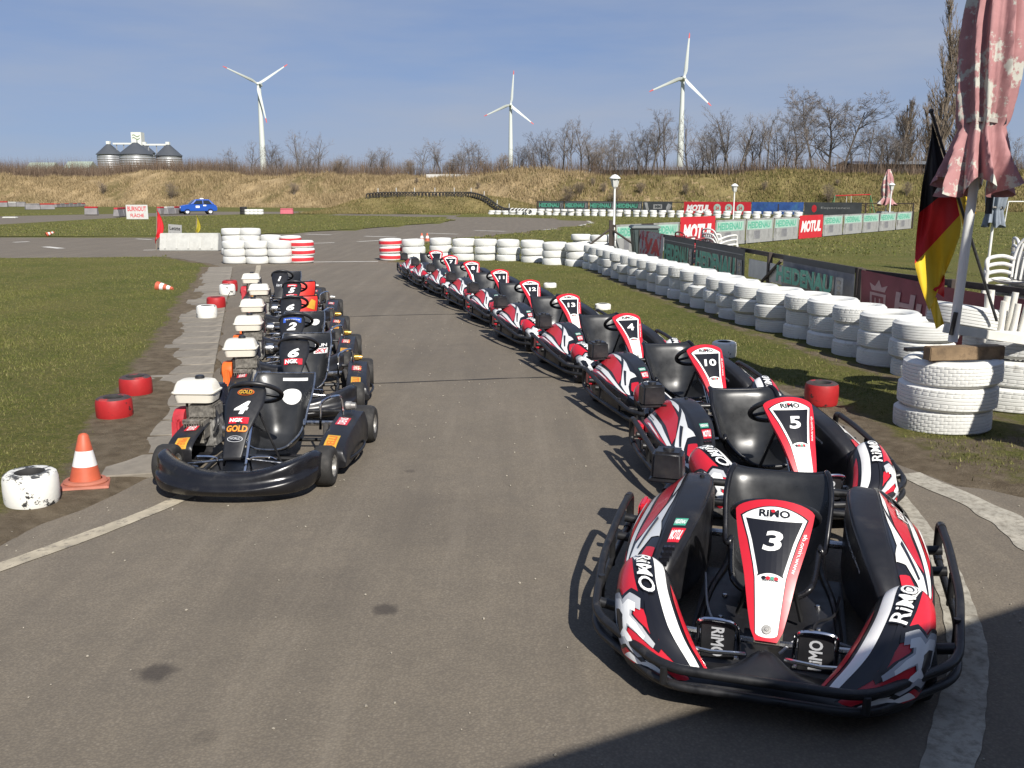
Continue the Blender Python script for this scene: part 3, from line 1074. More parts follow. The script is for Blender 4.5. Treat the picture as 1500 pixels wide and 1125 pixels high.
# seat
prof = [(-.30, .175, .175, .055), (-.20, .125, .19, .10), (-.02, .095, .205, .16), (.13, .105, .215, .21), (.215, .19, .235, .20), (.255, .32, .25, .14), (.285, .43, .258, .085), (.31, .505, .250, .045), (.335, .535, .235, .02), (.35, .53, .23, .015)]
pc = catmull([(a, b, 0) for a, b, _, _ in prof], 4)
wc = catmull([(c, d, 0) for _, _, c, d in prof], 4)
def seat_fn(u, v):
    k = u * (len(pc) - 1)
    i = min(int(k), len(pc) - 2)
    f = k - i
    p, q = pc[i].lerp(pc[i + 1], f), wc[i].lerp(wc[i + 1], f)
    t = (pc[i + 1] - pc[i]).normalized()
    nrm = Vector((-t.y, t.x))
    s = v * 2 - 1
    e = abs(s) ** 3.2
    x = q.x * (s * (1 - .08 * e))
    return Vector((x, p.x + nrm.x * q.y * e, p.y + nrm.y * q.y * e))
S = Surf(None, 36, 24, seat_fn)
mb = S.put(MB(), caps=False)
seat = mb.build('seat', 'seat_black', rental, smooth=60)
smod = seat.modifiers.new('thickness', 'SOLIDIFY')
smod.thickness = .012
edge = [S.P(0, j / 24) for j in range(25)] + [S.P(i / 36, 1) for i in range(1, 37)] + [S.P(1, 1 - j / 24) for j in range(1, 25)] + [S.P(1 - i / 36, 0) for i in range(1, 36)]
MB().tube(edge, .014, 8, closed=True).build('rim', 'black_gloss', seat, smooth=60)

# steering column, wheel and number panel
ax = Vector((0, .62, .78)).normalized()                 # towards the driver along the column
ctr = Vector((0, -.335, .550))
MB().tube([ctr, ctr - ax * .52], .011, 8).build('steering_column', 'steel', rental)
for sx in (-1, 1):
    MB().tube([(sx * .13, -.34, .10), (sx * .05, -.44, .44)], .010, 8).build('column_brace', 'black_tube', rental)
rot = ax.to_track_quat('Z', 'Y').to_matrix().to_4x4()
mb = MB()
mb.tube([Matrix.Translation(ctr) @ rot @ Vector((.168 * math.cos(a), .15 * math.sin(a), 0)) for a in np.linspace(0, 2 * math.pi, 36, endpoint=False)], .0165, 10, closed=True)
sw = mb.build('steering_wheel', 'black_satin', rental, smooth=60)
mb = MB()
for q in (90, 210, 330):
    mb.tube([ctr, Matrix.Translation(ctr) @ rot @ Vector((.16 * math.cos(R(q)), .145 * math.sin(R(q)), 0))], .011, 8)
mb.lathe([(.001, .012), (.045, .012), (.05, 0), (.045, -.03), (.001, -.03)], 16, 0, Matrix.Translation(ctr) @ rot)
mb.build('spoke', 'black_satin', sw)

# panel, drawn in its own plane: x across, l up the panel (0 foot, 1 top)
FOOT, TOPP = Vector((0, -.845, .235)), Vector((0, -.475, .660))
PV = (TOPP - FOOT)
PL = PV.length
PU = PV.normalized()
PN = Vector((0, -1, 0)) - PU * Vector((0, -1, 0)).dot(PU)
PN.normalize()


def pan(x, l, d=0.0):
    """point on the panel: gently bowed across"""
    return FOOT + PU * (l * PL) + Vector((x, 0, 0)) + PN * (d - 1.3 * x * x + .018 * math.sin(math.pi * min(1, max(0, l))))


def wd(l):
    return float(np.interp(l, [0, .05, .2, .45, .7, .88, .95], [.040, .056, .074, .098, .131, .148, .152]))


def wi(l):
    return float(np.interp(l, [.02, .05, .2, .45, .7, .86, .9], [.030, .040, .046, .058, .092, .121, .126]))


out = [(wd(l), l) for l in np.linspace(0, .93, 14)]
arc = [(.150 * math.cos(a), .93 + .075 * math.sin(a)) for a in np.linspace(0.12, math.pi - .12, 13)]
outline = [(x, l) for x, l in out] + arc + [(-x, l) for x, l in reversed(out)]


def panel_print(mb, vf, mi, d):
    bm = bmesh.new()
    vv = [bm.verts.new((a, b, 0)) for a, b in vf[0]]
    for f in vf[1]:
        try:
            bm.faces.new([vv[i] for i in f])
        except ValueError:
            pass
    for i in range(-7, 8):
        bmesh.ops.bisect_plane(bm, geom=bm.verts[:] + bm.edges[:] + bm.faces[:], plane_co=(i * .02 + 1e-5, 0, 0), plane_no=(1, 0, 0), dist=1e-7)
    for i in range(1, 20):
        bmesh.ops.bisect_plane(bm, geom=bm.verts[:] + bm.edges[:] + bm.faces[:], plane_co=(0, i * .05 + 1e-5, 0), plane_no=(0, 1, 0), dist=1e-7)
    bm.verts.index_update()
    vs = [pan(v.co.x, v.co.y, d) for v in bm.verts]
    fs = [tuple(v.index for v in f.verts) for f in bm.faces]
    bm.free()
    mb.add(vs, fs, mi)


mb = MB()
n = len(outline)
front = [pan(x, l, 0) for x, l in outline]
back = [pan(x * .93, l * .985 + .005, -.035) for x, l in outline]
mb.add(front + back, [(i, (i + 1) % n, n + (i + 1) % n, n + i) for i in range(n)], 0)
panel_print(mb, poly2(outline), 0, 0)
mb.add(back, [tuple(range(n))], 1)
panel = mb.build('number_panel', [RP, 'black_plastic'], rental, smooth=45)
mb = MB()
inner = [(wi(l), l) for l in np.linspace(.05, .875, 10)]
foot = [(.040 * math.cos(a), .05 + .028 * math.sin(a)) for a in np.linspace(math.pi, 2 * math.pi, 9)[1:-1]]
lens_top = [(.126 * x, .875 + .072 * (1 - x * x)) for x in np.linspace(1, -1, 13)]
ringp = inner + lens_top[1:-1] + [(-x, l) for x, l in reversed(inner)] + foot
big = [(x * 1.06, .045 + (l - .045) * 1.008) for x, l in ringp]
panel_print(mb, poly2(big), 0, .0012)
panel_print(mb, poly2(ringp), 1, .002)
blk = [(wi(l) - .012, l) for l in np.linspace(.445, .84, 6)]
lens_bot = [(.108 * x, .855 - .018 * (1 - x * x)) for x in np.linspace(1, -1, 9)]
oval = [(.050 * x, .425 + .028 * (1 - x * x)) for x in np.linspace(-1, 1, 9)]
panel_print(mb, poly2(blk + lens_bot + [(-x, l) for x, l in reversed(blk)] + oval), 0, .0028)
panel_print(mb, xf(text_fit('RiMO', .118, .058, .035), 1, 1, 0, 0, .895), 0, .0036)
panel_print(mb, xf(text_fit('the kartmaker', .085, .014, .0), 1, 1, 0, .002, .862), 3, .0036)
panel_print(mb, xf(text_fit('www.rimo.de', .125, .026, .0), .62, 1.0, 0, 0, 0) if False else ([(wd(.62 + a * .30) * .5 + wi(.62 + a * .30) * .5 + .002 + b * .016, .62 + a * .30) for a, b in text_fit('www.rimo.de', 1, 1, .0, .2)[0]], text_fit('www.rimo.de', 1, 1, .0, .2)[1]), 1, .0016)
panel_print(mb, poly2(circle2(-.006, .912, .008, .013)), 2, .0042)
for cx, m in ((-.024, 0), (-.008, 2), (.008, 4), (.022, 2)):
    panel_print(mb, poly2(circle2(cx, .418, .009, .013, 8)), m, .0036)
panel_print(mb, xf(text_fit('daytona', .06, .018, .02, .2), 1, 1, 0, 0, .402), 0, .0042)
mb.build('panel_print', [BP, WP, RP, GP, 'green_print'], panel, smooth=0)
c = pan(0, .075, .003)
mb = MB().lathe([(.001, .005), (.006, .005), (.008, .002), (.016, .002), (.018, 0), (.001, 0)], 18, 0, Matrix.Translation(c) @ PN.to_track_quat('Z', 'Y').to_matrix().to_4x4())
mb.build('bolt', 'alu', panel)

# engine end: block, filter box, exhaust, red fuel line box behind the side pod
mb = MB()
mb.box((-.44, .62, .22), (.22, .18, .20))
for i in range(6):
    mb.box((-.44, .72, .15 + .03 * i), (.20, .06, .012))
mb.tube(catmull([(-.36, .66, .18), (-.25, .74, .16), (-.05, .75, .15), (.2, .72, .15)], 6), .03, 10)
mb.build('engine', 'grime', rental, bevel=.004)
mb = MB()
ab = mb.box((-.565, .56, .47), (.165, .15, .15), 0, None, (.93, .93)).build('filter_box', 'black_plastic', rental, bevel=.016, seg=3)
MB().box((-.565, .56, .395), (.18, .165, .016)).build('filter_lid', 'black_plastic', ab, bevel=.005)
MB().lathe([(.001, .012), (.028, .012), (.03, 0), (.001, 0)], 14).build('filter_cap', 'black_satin', ab, loc=(-.565, .56, .546))
MB().tube(catmull([(-.53, .58, .39), (-.50, .60, .34), (-.46, .62, .30)], 5), .028, 10).build('intake', 'black_satin', rental)
MB().box((-.668, .46, .235), (.05, .16, .11), 0, None, (.8, .9)).build('rear_light_box', RP, rental, bevel=.012)
mb = MB()
mb.box((.02, .62, .20), (.5, .12, .18), 0, None, (.9, .8))
mb.build('rear_cowl', 'black_plastic', rental, bevel=.03, seg=3)


def number_mesh(num):
    mb = MB()
    w = .075 if len(num) == 1 else .105
    panel_print(mb, xf(text_fit(num, w, .150 if len(num) == 1 else .115, .03, .12), 1, 1, 0, 0, .685), 0, .0040)
    return mb.mesh('number', WP, smooth=0)


KARTS = [('3', 1137, 722, -17.5), ('5', 1152, 575, 6), ('10', 1030, 500, 11), ('4', 916, 455, 15), ('13', 831, 427, 16), ('12', 775, 407, 16), ('11', 731, 392, 16), ('8', 690, 380, 16), ('7', 659, 372, 15), (None, 0, 0, 15)]
WORDS = {'3': 'three', '5': 'five', '10': 'ten', '4': 'four', '13': 'thirteen', '12': 'twelve', '11': 'eleven', '8': 'eight', '7': 'seven'}
clones = [rental] + [copy_tree(rental) for _ in range(len(KARTS) - 1)]
for k, (num, px, py, hd) in zip(clones, KARTS):
    p = G(px, py, .685) if num else Vector((-1.79, 20.75, 0)) - Vector((math.sin(R(hd)), -math.cos(R(hd)), 0)) * -.46
    hd += random.uniform(-1.5, 1.5) if num != '3' else 0
    steer = random.uniform(-14, 14) if num != '3' else 3
    fw = Vector((math.sin(R(hd)), -math.cos(R(hd)), 0))
    p = p - fw * .455
    k.location = (p.x, p.y, 0)
    k.rotation_euler = (0, 0, R(hd))
    for w_ in k.children:
        if w_.name.split('.')[0] == 'wheel' and w_.location.y < 0:
            w_.rotation_euler = (0, 0, R(steer))
    pn = [c for c in k.children if c.name.split('.')[0] == 'number_panel'][0]
    if num:
        obj('number', number_mesh(num), pn)
        tag(k, f'red white and black rental kart, the number {WORDS[num]} on its panel', 'kart', 'rental karts parked in a row')
    else:
        tag(k, 'red white and black rental kart parked last, against the white tyre wall', 'kart', 'rental karts parked in a row')

# ------------------------------------------------------------------ racing kart with stationary engine, nose towards -y
def racing_kart(num, extras, seat_mat='seat_black', cowl='orange_cowl', sticker_side=True):
    k = thing('racing_kart', 'racing kart', 'kart')
    # nose fairing
    secs = []
    for x, yf, yb, z0, z1 in ((-.52, -.74, -.62, .10, .235), (-.47, -.86, -.64, .06, .262), (-.36, -.96, -.76, .05, .235), (-.18, -1.02, -.84, .05, .195), (0, -1.035, -.86, .05, .185), (.18, -1.02, -.84, .05, .195),
                              (.36, -.96, -.76, .05, .235), (.47, -.86, -.64, .06, .262), (.52, -.74, -.62, .10, .235)):
        zm = (z0 + z1) / 2
        secs.append([(x, yb, z0 + .01), (x, yf + .06, z0), (x, yf + .012, z0 + .03), (x, yf, zm - .015), (x, yf + .035, zm + .012), (x, yf + .05, z1 - .018), (x, yf + .085, z1), (x, yb - .01, z1 - .004), (x, yb + .005, zm)])
    S = Surf(secs, 40, 24)
    S.put(MB()).build('nose_fairing', 'black_gloss' if num == '4' else 'black_plastic', k, smooth=50)
    # frame, axles, wheels
    mb = MB()
    for sx in (-1, 1):
        mb.tube(catmull([(sx * .22, -.85, .07), (sx * .30, -.55, .07), (sx * .32, 0, .065), (sx * .30, .55, .07), (sx * .25, .70, .08)], 5), .016, 8)
        mb.tube(catmull([(sx * .31, -.30, .07), (sx * .60, -.28, .09), (sx * .62, .2, .09), (sx * .31, .32, .07)], 6), .011, 8)
    mb.tube([(-.30, -.2, .07), (.30, -.2, .07)], .015, 8)
    mb.tube([(-.30, .30, .07), (.30, .30, .07)], .015, 8)
    mb.build('frame', 'black_tube', k)
    MB().box((0, -.40, .05), (.56, .72, .008)).build('floor_tray', 'black_satin', k)
    for sx in (-1, 1):
        wheel(k, (sx * .515, -.56, .13), .13, .13, .065, sx)
        wheel(k, (sx * .55, .52, .14), .14, .20, .065, sx)
        MB().tube([(sx * .30, -.60, .12), (sx * .46, -.575, .13)], .012, 8).build('stub_axle', 'steel', k)
        MB().tube([(sx * .04, -.66, .20), (sx * .38, -.63, .15)], .007, 8).build('tie_rod', 'steel', k)
        pts = catmull([(sx * .10, -.72, .08), (sx * .10, -.78, .20), (sx * .12, -.79, .245), (sx * .22, -.79, .25), (sx * .25, -.74, .22)], 5)
        MB().tube(pts, .0075, 8).build('pedal', 'chrome', k)
    MB().tube([(-.62, .52, .14), (.62, .52, .14)], .02, 10).build('rear_axle', 'steel', k)
    # side pods: deep plastic boxes, sloping at the front
    for sx in (-1, 1):
        secs = [[(sx * a, y, b) for a, b in ((.42, z0), (.60, z0), (.615, z0 + .03), (.62, (z0 + z1) / 2), (.598, z1 - .01), (.575, z1), (.445, z1 + .012), (.42, z1))]
                for y, z0, z1 in ((-.40, .07, .13), (-.36, .06, .19), (-.15, .055, .235), (.15, .055, .262), (.34, .055, .275), (.38, .07, .27))]
        if sx < 0:
            secs = [[(a, -.40 + (b + .40) * .5, c) for a, b, c in q_] for q_ in secs]
        S = Surf(secs, 20, 21)
        mb = S.put(MB())
        pod = mb.build('side_pod', 'black_plastic', k, smooth=40)
        if sticker_side:
            for i, (lo, hi, cm, word, tm) in enumerate(((.14, .36, 'yellow_print', 'PIRELLI', 'orange_print'), (.50, .61, 'red_print', 'DENS', 'white_print'))):
                mb = MB()
                v0, v1 = .752, .84
                S.print(mb, poly2([(lo, v0), (hi, v0), (hi, v1), (lo, v1)]), 0, .002 * sx)
                t = text_fit(word, (hi - lo) * .86, (v1 - v0) * .62, .02)
                S.print(mb, ([((lo + hi) / 2 + a * sx, (v0 + v1) / 2 + b) for a, b in t[0]], t[1]), 1, .0035 * sx)
                mb.build('sticker', [cm, tm], pod, smooth=0)
    # seat: tall shell with silver piping, set to the right
    prof = [(-.24, .14, .165, .05), (-.10, .10, .19, .12), (.06, .09, .20, .19), (.17, .15, .205, .22), (.225, .30, .215, .17), (.26, .44, .235, .10), (.285, .53, .235, .05), (.30, .57, .225, .02)]
    pc_ = catmull([(a, b, 0) for a, b, _, _ in prof], 4)
    wc_ = catmull([(c, d, 0) for _, _, c, d in prof], 4)

    def fn(u, v):
        q = u * (len(pc_) - 1)
        i = min(int(q), len(pc_) - 2)
        p, w_ = pc_[i].lerp(pc_[i + 1], q - i), wc_[i].lerp(wc_[i + 1], q - i)
        t = (pc_[i + 1] - pc_[i]).normalized()
        s_ = v * 2 - 1
        e = abs(s_) ** 3
        return Vector((.05 + w_.x * s_ * (1 - .06 * e), p.x - t.y * w_.y * e, p.y + t.x * w_.y * e))
    S = Surf(None, 30, 20, fn)
    seat_ = S.put(MB(), caps=False).build('seat', seat_mat, k, smooth=60)
    md = seat_.modifiers.new('thickness', 'SOLIDIFY')
    md.thickness = .008
    edge = [S.P(0, j / 20) for j in range(21)] + [S.P(i / 30, 1) for i in range(1, 31)] + [S.P(1, 1 - j / 20) for j in range(1, 21)] + [S.P(1 - i / 30, 0) for i in range(1, 30)]
    MB().tube(edge, .007, 6, closed=True).build('piping', 'black_gloss' if seat_mat == 'red_seat' else 'steel', seat_)
    for kind in extras:
        mb = MB()
        if kind == 'disc':
            S.print(mb, poly2([(.68 + .062 * math.sin(a), .60 + .165 * math.cos(a)) for a in np.linspace(0, 2 * math.pi, 28, endpoint=False)]), 0, -.004)
            mb.build('round_sticker', WP, seat_, smooth=0)
            mb = MB()
            S.print(mb, poly2([(.83, .45), (.83, .86), (.875, .86), (.875, .45)]), 0, -.004)
            mb.build('sticker', WP, seat_, smooth=0)
        elif kind == 'words':
            for du, w1, m0, m1 in ((.74, 'SUN', BP, WP), (.68, 'SKY', WP, RP)):
                mb = MB()
                S.print(mb, poly2([(du - .027, .62), (du + .027, .62), (du + .027, .93), (du - .027, .93)]), 0, -.003)
                t = text_fit(w1, .26, .04, .03)
                S.print(mb, ([(du + b, .775 + a) for a, b in t[0]], t[1]), 1, -.005)
                mb.build('sticker', [m0, m1], seat_, smooth=0)
        elif kind == 'round':
            S.print(mb, poly2([(.74 + .045 * math.sin(a), .74 + .12 * math.cos(a)) for a in np.linspace(0, 2 * math.pi, 24, endpoint=False)]), 0, -.004)
            mb.build('round_sticker', 'white_print', seat_, smooth=0)
        elif kind == 'patch':
            S.print(mb, poly2([(.70, .66), (.86, .80), (.80, .92), (.66, .90)]), 0, -.004)
            mb.build('sticker', 'yellow_print', seat_, smooth=0)
    MB().tube(rounded([(.33, .10, .20), (.34, .10, .40), (.40, .14, .43), (.46, .22, .43), (.47, .24, .28)], .05), .010, 8).build('seat_stay', 'chrome', k)
    # steering
    ctr_ = Vector((.02, -.33, .56))
    a_ = Vector((0, .58, .81)).normalized()
    rt = Matrix.Translation(ctr_) @ a_.to_track_quat('Z', 'Y').to_matrix().to_4x4()
    MB().tube([ctr_, ctr_ - a_ * .55], .010, 8).build('steering_column', 'chrome', k)
    sw_ = MB().tube([rt @ Vector((.165 * math.cos(a), .15 * math.sin(a), 0)) for a in np.linspace(0, 2 * math.pi, 32, endpoint=False)], .016, 10, closed=True).build('steering_wheel', 'black_satin', k, smooth=60)
    mb = MB()
    for q in (90, 210, 330):
        mb.tube([ctr_, rt @ Vector((.158 * math.cos(R(q)), .143 * math.sin(R(q)), 0))], .010, 8)
    mb.build('spoke', 'black_satin', sw_)
    for sx in (-1, 1):
        MB().tube([(.02 + sx * .05, -.46, .46), (sx * .20, -.42, .08)], .008, 8).build('column_brace', 'black_tube', k)
    # number panel
    f0, f1 = Vector((-.01, -.80, .235)), Vector((0, -.42, .625))
    pu = (f1 - f0)
    pl_ = pu.length
    pu.normalize()
    pn_ = (Vector((0, -1, 0)) - pu * Vector((0, -1, 0)).dot(pu)).normalized()

    def PPt(x, l, d=0.0):
        return f0 + pu * (l * pl_) + Vector((x, 0, 0)) + pn_ * (d - 1.6 * x * x + .03 * math.sin(math.pi * l * .9))
    wid = [(0, .055), (.06, .062), (.35, .075), (.55, .105), (.75, .128), (.93, .125), (1.0, .105)]
    S = Surf(None, 22, 12, lambda u, v: PPt((v * 2 - 1) * float(np.interp(u, [a for a, _ in wid], [b for _, b in wid])), u))
    mb = S.put(MB(), caps=False)
    pn = mb.build('number_panel', 'black_satin', k, smooth=60)
    md = pn.modifiers.new('thickness', 'SOLIDIFY')
    md.thickness = .012

    def onp(mb, vf, mi, d):
        mb.add([PPt(a, b, d) for a, b in vf[0]], vf[1], mi)
    box2 = lambda cx, cy, w, h: poly2([(cx - w / 2, cy - h / 2), (cx - w / 6, cy - h / 2), (cx + w / 6, cy - h / 2), (cx + w / 2, cy - h / 2), (cx + w / 2, cy + h / 2), (cx + w / 6, cy + h / 2), (cx - w / 6, cy + h / 2), (cx - w / 2, cy + h / 2)])
    if num == '4':
        nl = .66
    else:
        nl = .70
    mb = MB()
    onp(mb, xf(text_fit(num, .095 if num != '1' else .05, .185, .04, .25), 1, 1, 0, 0, nl), 0, .006)
    mb.build('number', WP, pn, smooth=0)

    def sticker(items, name='sticker'):
        mb = MB()
        ms = []
        for m, vf in items:
            if m not in ms:
                ms.append(m)
        for i, (m, vf) in enumerate(items):
            onp(mb, vf, ms.index(m), .006 + .0015 * i)
        mb.build(name, ms, pn, smooth=0)
    if num == '4':
        sticker([('orange_print', poly2(circle2(0, .885, .055, .05, 20))), (BP, poly2(circle2(0, .885, .049, .043, 20))), ('yellow_print', xf(text_fit('GOLD', .085, .055, .03), 1, 1, 0, 0, .885))])
        sticker([(RP, box2(0, .485, .125, .085)), (WP, xf(text_fit('NGK', .085, .05, .04), 1, 1, 0, -.015, .485))])
        sticker([('orange_print', xf(text_fit('GOLD', .135, .085, .05), 1, 1, 0, 0, .375)), ('yellow_print', xf(text_fit('GOLD', .128, .075, .01), 1, 1, 0, 0, .375))])
        sticker([(GP, poly2(circle2(0, .245, .05, .04, 18))), (BP, poly2(circle2(0, .245, .044, .033, 18))), (GP, xf(text_fit('WORLD', .07, .03, .02), 1, 1, 0, 0, .247))])
    elif 'ngk' in extras:
        sticker([(RP, box2(0, .535, .15, .11)), (WP, xf(text_fit('NGK', .105, .075, .04), 1, 1, 0, -.015, .535))])
        sticker([(RP, xf(text_fit('motor', .07, .06, .02, .3), 1, 1, 0, 0, .25))])
    elif 'blue' in extras:
        sticker([('blue_print', box2(0, .86, .18, .12)), (WP, xf(text_fit('kart racing', .15, .035, .0), 1, 1, 0, 0, .87))])
        sticker([('yellow_print', poly2(circle2(0, .36, .055, .06, 18))), (BP, xf(text_fit('DUNLOP', .085, .05, .03, .2), 1, 1, 0, 0, .36))])
    elif 'red' in extras:
        sticker([(RP, box2(0, .87, .13, .09)), (WP, xf(text_fit('motor', .11, .05, .02, .3), 1, 1, 0, 0, .87))])
        sticker([(RP, box2(0, .52, .15, .10)), (WP, xf(text_fit('NGK', .105, .06, .04), 1, 1, 0, -.015, .52))])
    else:
        sticker([(GP, xf(text_fit('kart', .09, .10, .02, .2), 1, 1, 0, 0, .46))])
    # engine: crankcase, cylinder with fins, recoil cowl, fuel tank
    eng = obj('engine', None, k, (-.50, .09, 0))
    eng.empty_display_size = .05
    MB().box((0, 0, .20), (.22, .22, .22), 0, None, (.9, .9)).build('crankcase', 'alu', eng, bevel=.015)
    mb = MB()
    for i in range(9):
        mb.box((-.07 + .0175 * i, -.15, .245), (.006, .13, .13 - .03 * (i % 2)))
    mb.box((0, -.13, .24), (.13, .10, .12))
    mb.box((.02, -.19, .20), (.09, .05, .10), 0, None, (.8, .8))
    mb.box((-.02, -.20, .30), (.12, .03, .03))
    mb.build('cylinder', 'alu_dirty', eng, bevel=.002, seg=1)
    mb = MB()
    mb.lathe([(.001, .06), (.05, .06), (.085, .045), (.10, .01), (.10, -.04), (.001, -.04)], 20, 0, Matrix.Translation((-.15, -.02, .27)) @ Matrix.Rotation(-math.pi / 2, 4, 'Y'))
    rc = mb.build('recoil_cowl', cowl, eng)
    mb = MB()
    mb.box((-.15, -.13, .22), (.06, .11, .16), 0, None, (.9, .8))
    mb.build('fan_shroud', cowl, eng, bevel=.014)
    MB().tube([(-.215, -.02, .27), (-.222, -.02, .27)], .03, 14).build('starter_hub', 'grime', rc)
    mb = MB()
    def rr(w, d, z, r=.04):
        o_ = []
        for cx, cy, a0 in ((w / 2 - r, d / 2 - r, 0), (-w / 2 + r, d / 2 - r, 90), (-w / 2 + r, -d / 2 + r, 180), (w / 2 - r, -d / 2 + r, 270)):
            for i in range(5):
                a = R(a0 + i * 22.5)
                o_.append((cx + r * math.cos(a), cy + r * math.sin(a), z))
        return o_
    mb = MB().loft([rr(w, d, z) for z, w, d in ((.498, .24, .165), (.502, .262, .19), (.54, .278, .205), (.566, .288, .215), (.569, .305, .232), (.577, .305, .232), (.580, .288, .215), (.625, .262, .19), (.648, .235, .165), (.654, .20, .13))])
    tk = mb.build('fuel_tank', 'tank_white', eng, smooth=50, loc=(-.03, -.03, -.085))
    MB().lathe([(.001, .024), (.026, .024), (.032, .018), (.034, 0), (.001, 0)], 16).build('tank_cap', 'black_satin', tk, loc=(.01, .04, .652))
    mb = MB()
    mb.box((.02, .15, .43), (.20, .10, .15), 0, None, (.9, .9))
    mb.build('air_filter_box', 'navy_plastic' if num in '46' else 'black_plastic', eng, bevel=.012)
    for x_, y_ in ((-.09, -.08), (.08, -.08), (.08, .07)):
        MB().tube([(x_, y_, .28), (x_, y_, .42)], .010, 6).build('tank_bracket', 'grime', eng)
    MB().tube(catmull([(.10, -.06, .36), (.14, -.12, .30), (.12, -.15, .22)], 4), .012, 6).build('fuel_hose', 'black_satin', eng)
    mb = MB()
    mb.box((.02, -.02, .35), (.19, .18, .10))
    mb.build('cooling_shroud', 'alu_dirty', eng, bevel=.012)
    mb = MB()
    mb.lathe([(.001, .05), (.055, .05), (.06, .03), (.06, -.03), (.001, -.03)], 16, 0, Matrix.Translation((.17, .0, .20)) @ Matrix.Rotation(math.pi / 2, 4, 'Y'))
    mb.build('clutch', 'steel', eng)
    # right of the seat: exhaust, brake parts, filter
    mb = MB()
    mb.tube(catmull([(.36, .25, .12), (.38, .10, .22), (.40, -.02, .26), (.42, -.12, .20)], 5), .020, 8)
    for i in range(5):
        mb.box((.42, .05 + .03 * i, .17), (.10, .012, .13))
    mb.box((.42, .16, .12), (.12, .20, .08))
    mb.build('brake_unit', 'grime', k, bevel=.003)
    mb = MB()
    mb.lathe([(.001, .05), (.024, .05), (.026, .02), (.034, .02), (.034, -.02), (.022, -.03), (.001, -.03)], 14, 0, Matrix.Translation((.50, .30, .33)) @ Matrix.Rotation(math.pi / 2, 4, 'Y'))
    mb.build('brass_filter', 'brass' if num in '62' else 'alu', k)
    mb = MB()
    mb.tube(rounded([(-.48, .60, .14), (-.48, .80, .15), (-.40, .88, .15), (.40, .88, .15), (.48, .80, .15), (.48, .60, .14)], .08), .016, 8)
    mb.build('rear_bumper', 'black_tube', k)
    return k


RK = [('4', ['disc'], 'seat_black', 'red_cowl', 357, 594, -2), ('6', ['words', 'ngk'], 'seat_black', 'orange_cowl', 431, 518, 8), ('2', ['round', 'blue'], 'seat_black', 'orange_cowl', 428, 479, 7),
      ('6', ['patch'], 'red_seat', 'orange_cowl', 426, 451, 8), ('5', ['red'], 'red_seat', 'red_cowl', 428, 426, 8), ('1', [], 'seat_black', 'red_cowl', 410, 409, 8)]
RLAB = ['black racing kart with orange lettering and the number four on its panel', 'black racing kart, number six above a red spark plug sticker on its panel', 'black racing kart with the number two under a blue panel sticker',
        'racing kart with red seat and a plain black panel numbered six', 'racing kart with red seat and the number five on its panel', 'black racing kart with the number one on its panel, last towards the tyre stacks']
for (num, ex, sm_, cw, px, py, hd), lab in zip(RK, RLAB):
    k = racing_kart(num, ex, sm_, cw)
    fw = Vector((math.sin(R(hd)), -math.cos(R(hd)), 0))
    p = G(px, py, .52) - fw * .54
    k.location = (p.x, p.y, 0)
    k.rotation_euler = (0, 0, R(hd))
    tag(k, lab, 'kart', 'racing karts parked in a row')

# ------------------------------------------------------------------ tyres
mat('white_tyre', (0.62, 0.62, 0.59), 0.62, var=0.07, vscale=4, col2=(0.24, 0.22, 0.19), c2=(0.58, 0.80), c2scale=6, bump=0.08, bscale=40, dist=0.003, rnd=0.06)
mat('white_chipped', (0.74, 0.73, 0.68), 0.6, var=0.05, vscale=6, col2=(0.03, 0.03, 0.03), c2=(0.585, 0.605), c2scale=9, bump=0.2, bscale=50, dist=0.004)
mat('white_worn_top', (0.66, 0.65, 0.60), 0.6, var=0.1, vscale=6, col2=(0.05, 0.05, 0.05), c2=(0.47, 0.53), c2scale=11)
mat('red_tyre', (0.36, 0.016, 0.018), 0.5, var=0.12, vscale=8, col2=(0.03, 0.02, 0.02), c2=(0.60, 0.63), c2scale=9, bump=0.2, bscale=40, dist=0.005)
mat('red_rubber_top', (0.05, 0.035, 0.035), 0.75, var=0.5, vscale=9, col2=(0.40, 0.03, 0.03), c2=(0.5, 0.6), c2scale=7)
mat('tyre_red_band', (0.55, 0.03, 0.04), 0.55, var=0.15, vscale=9)
mat('old_rubber', (0.022, 0.021, 0.020), 0.8, var=0.3, vscale=8)


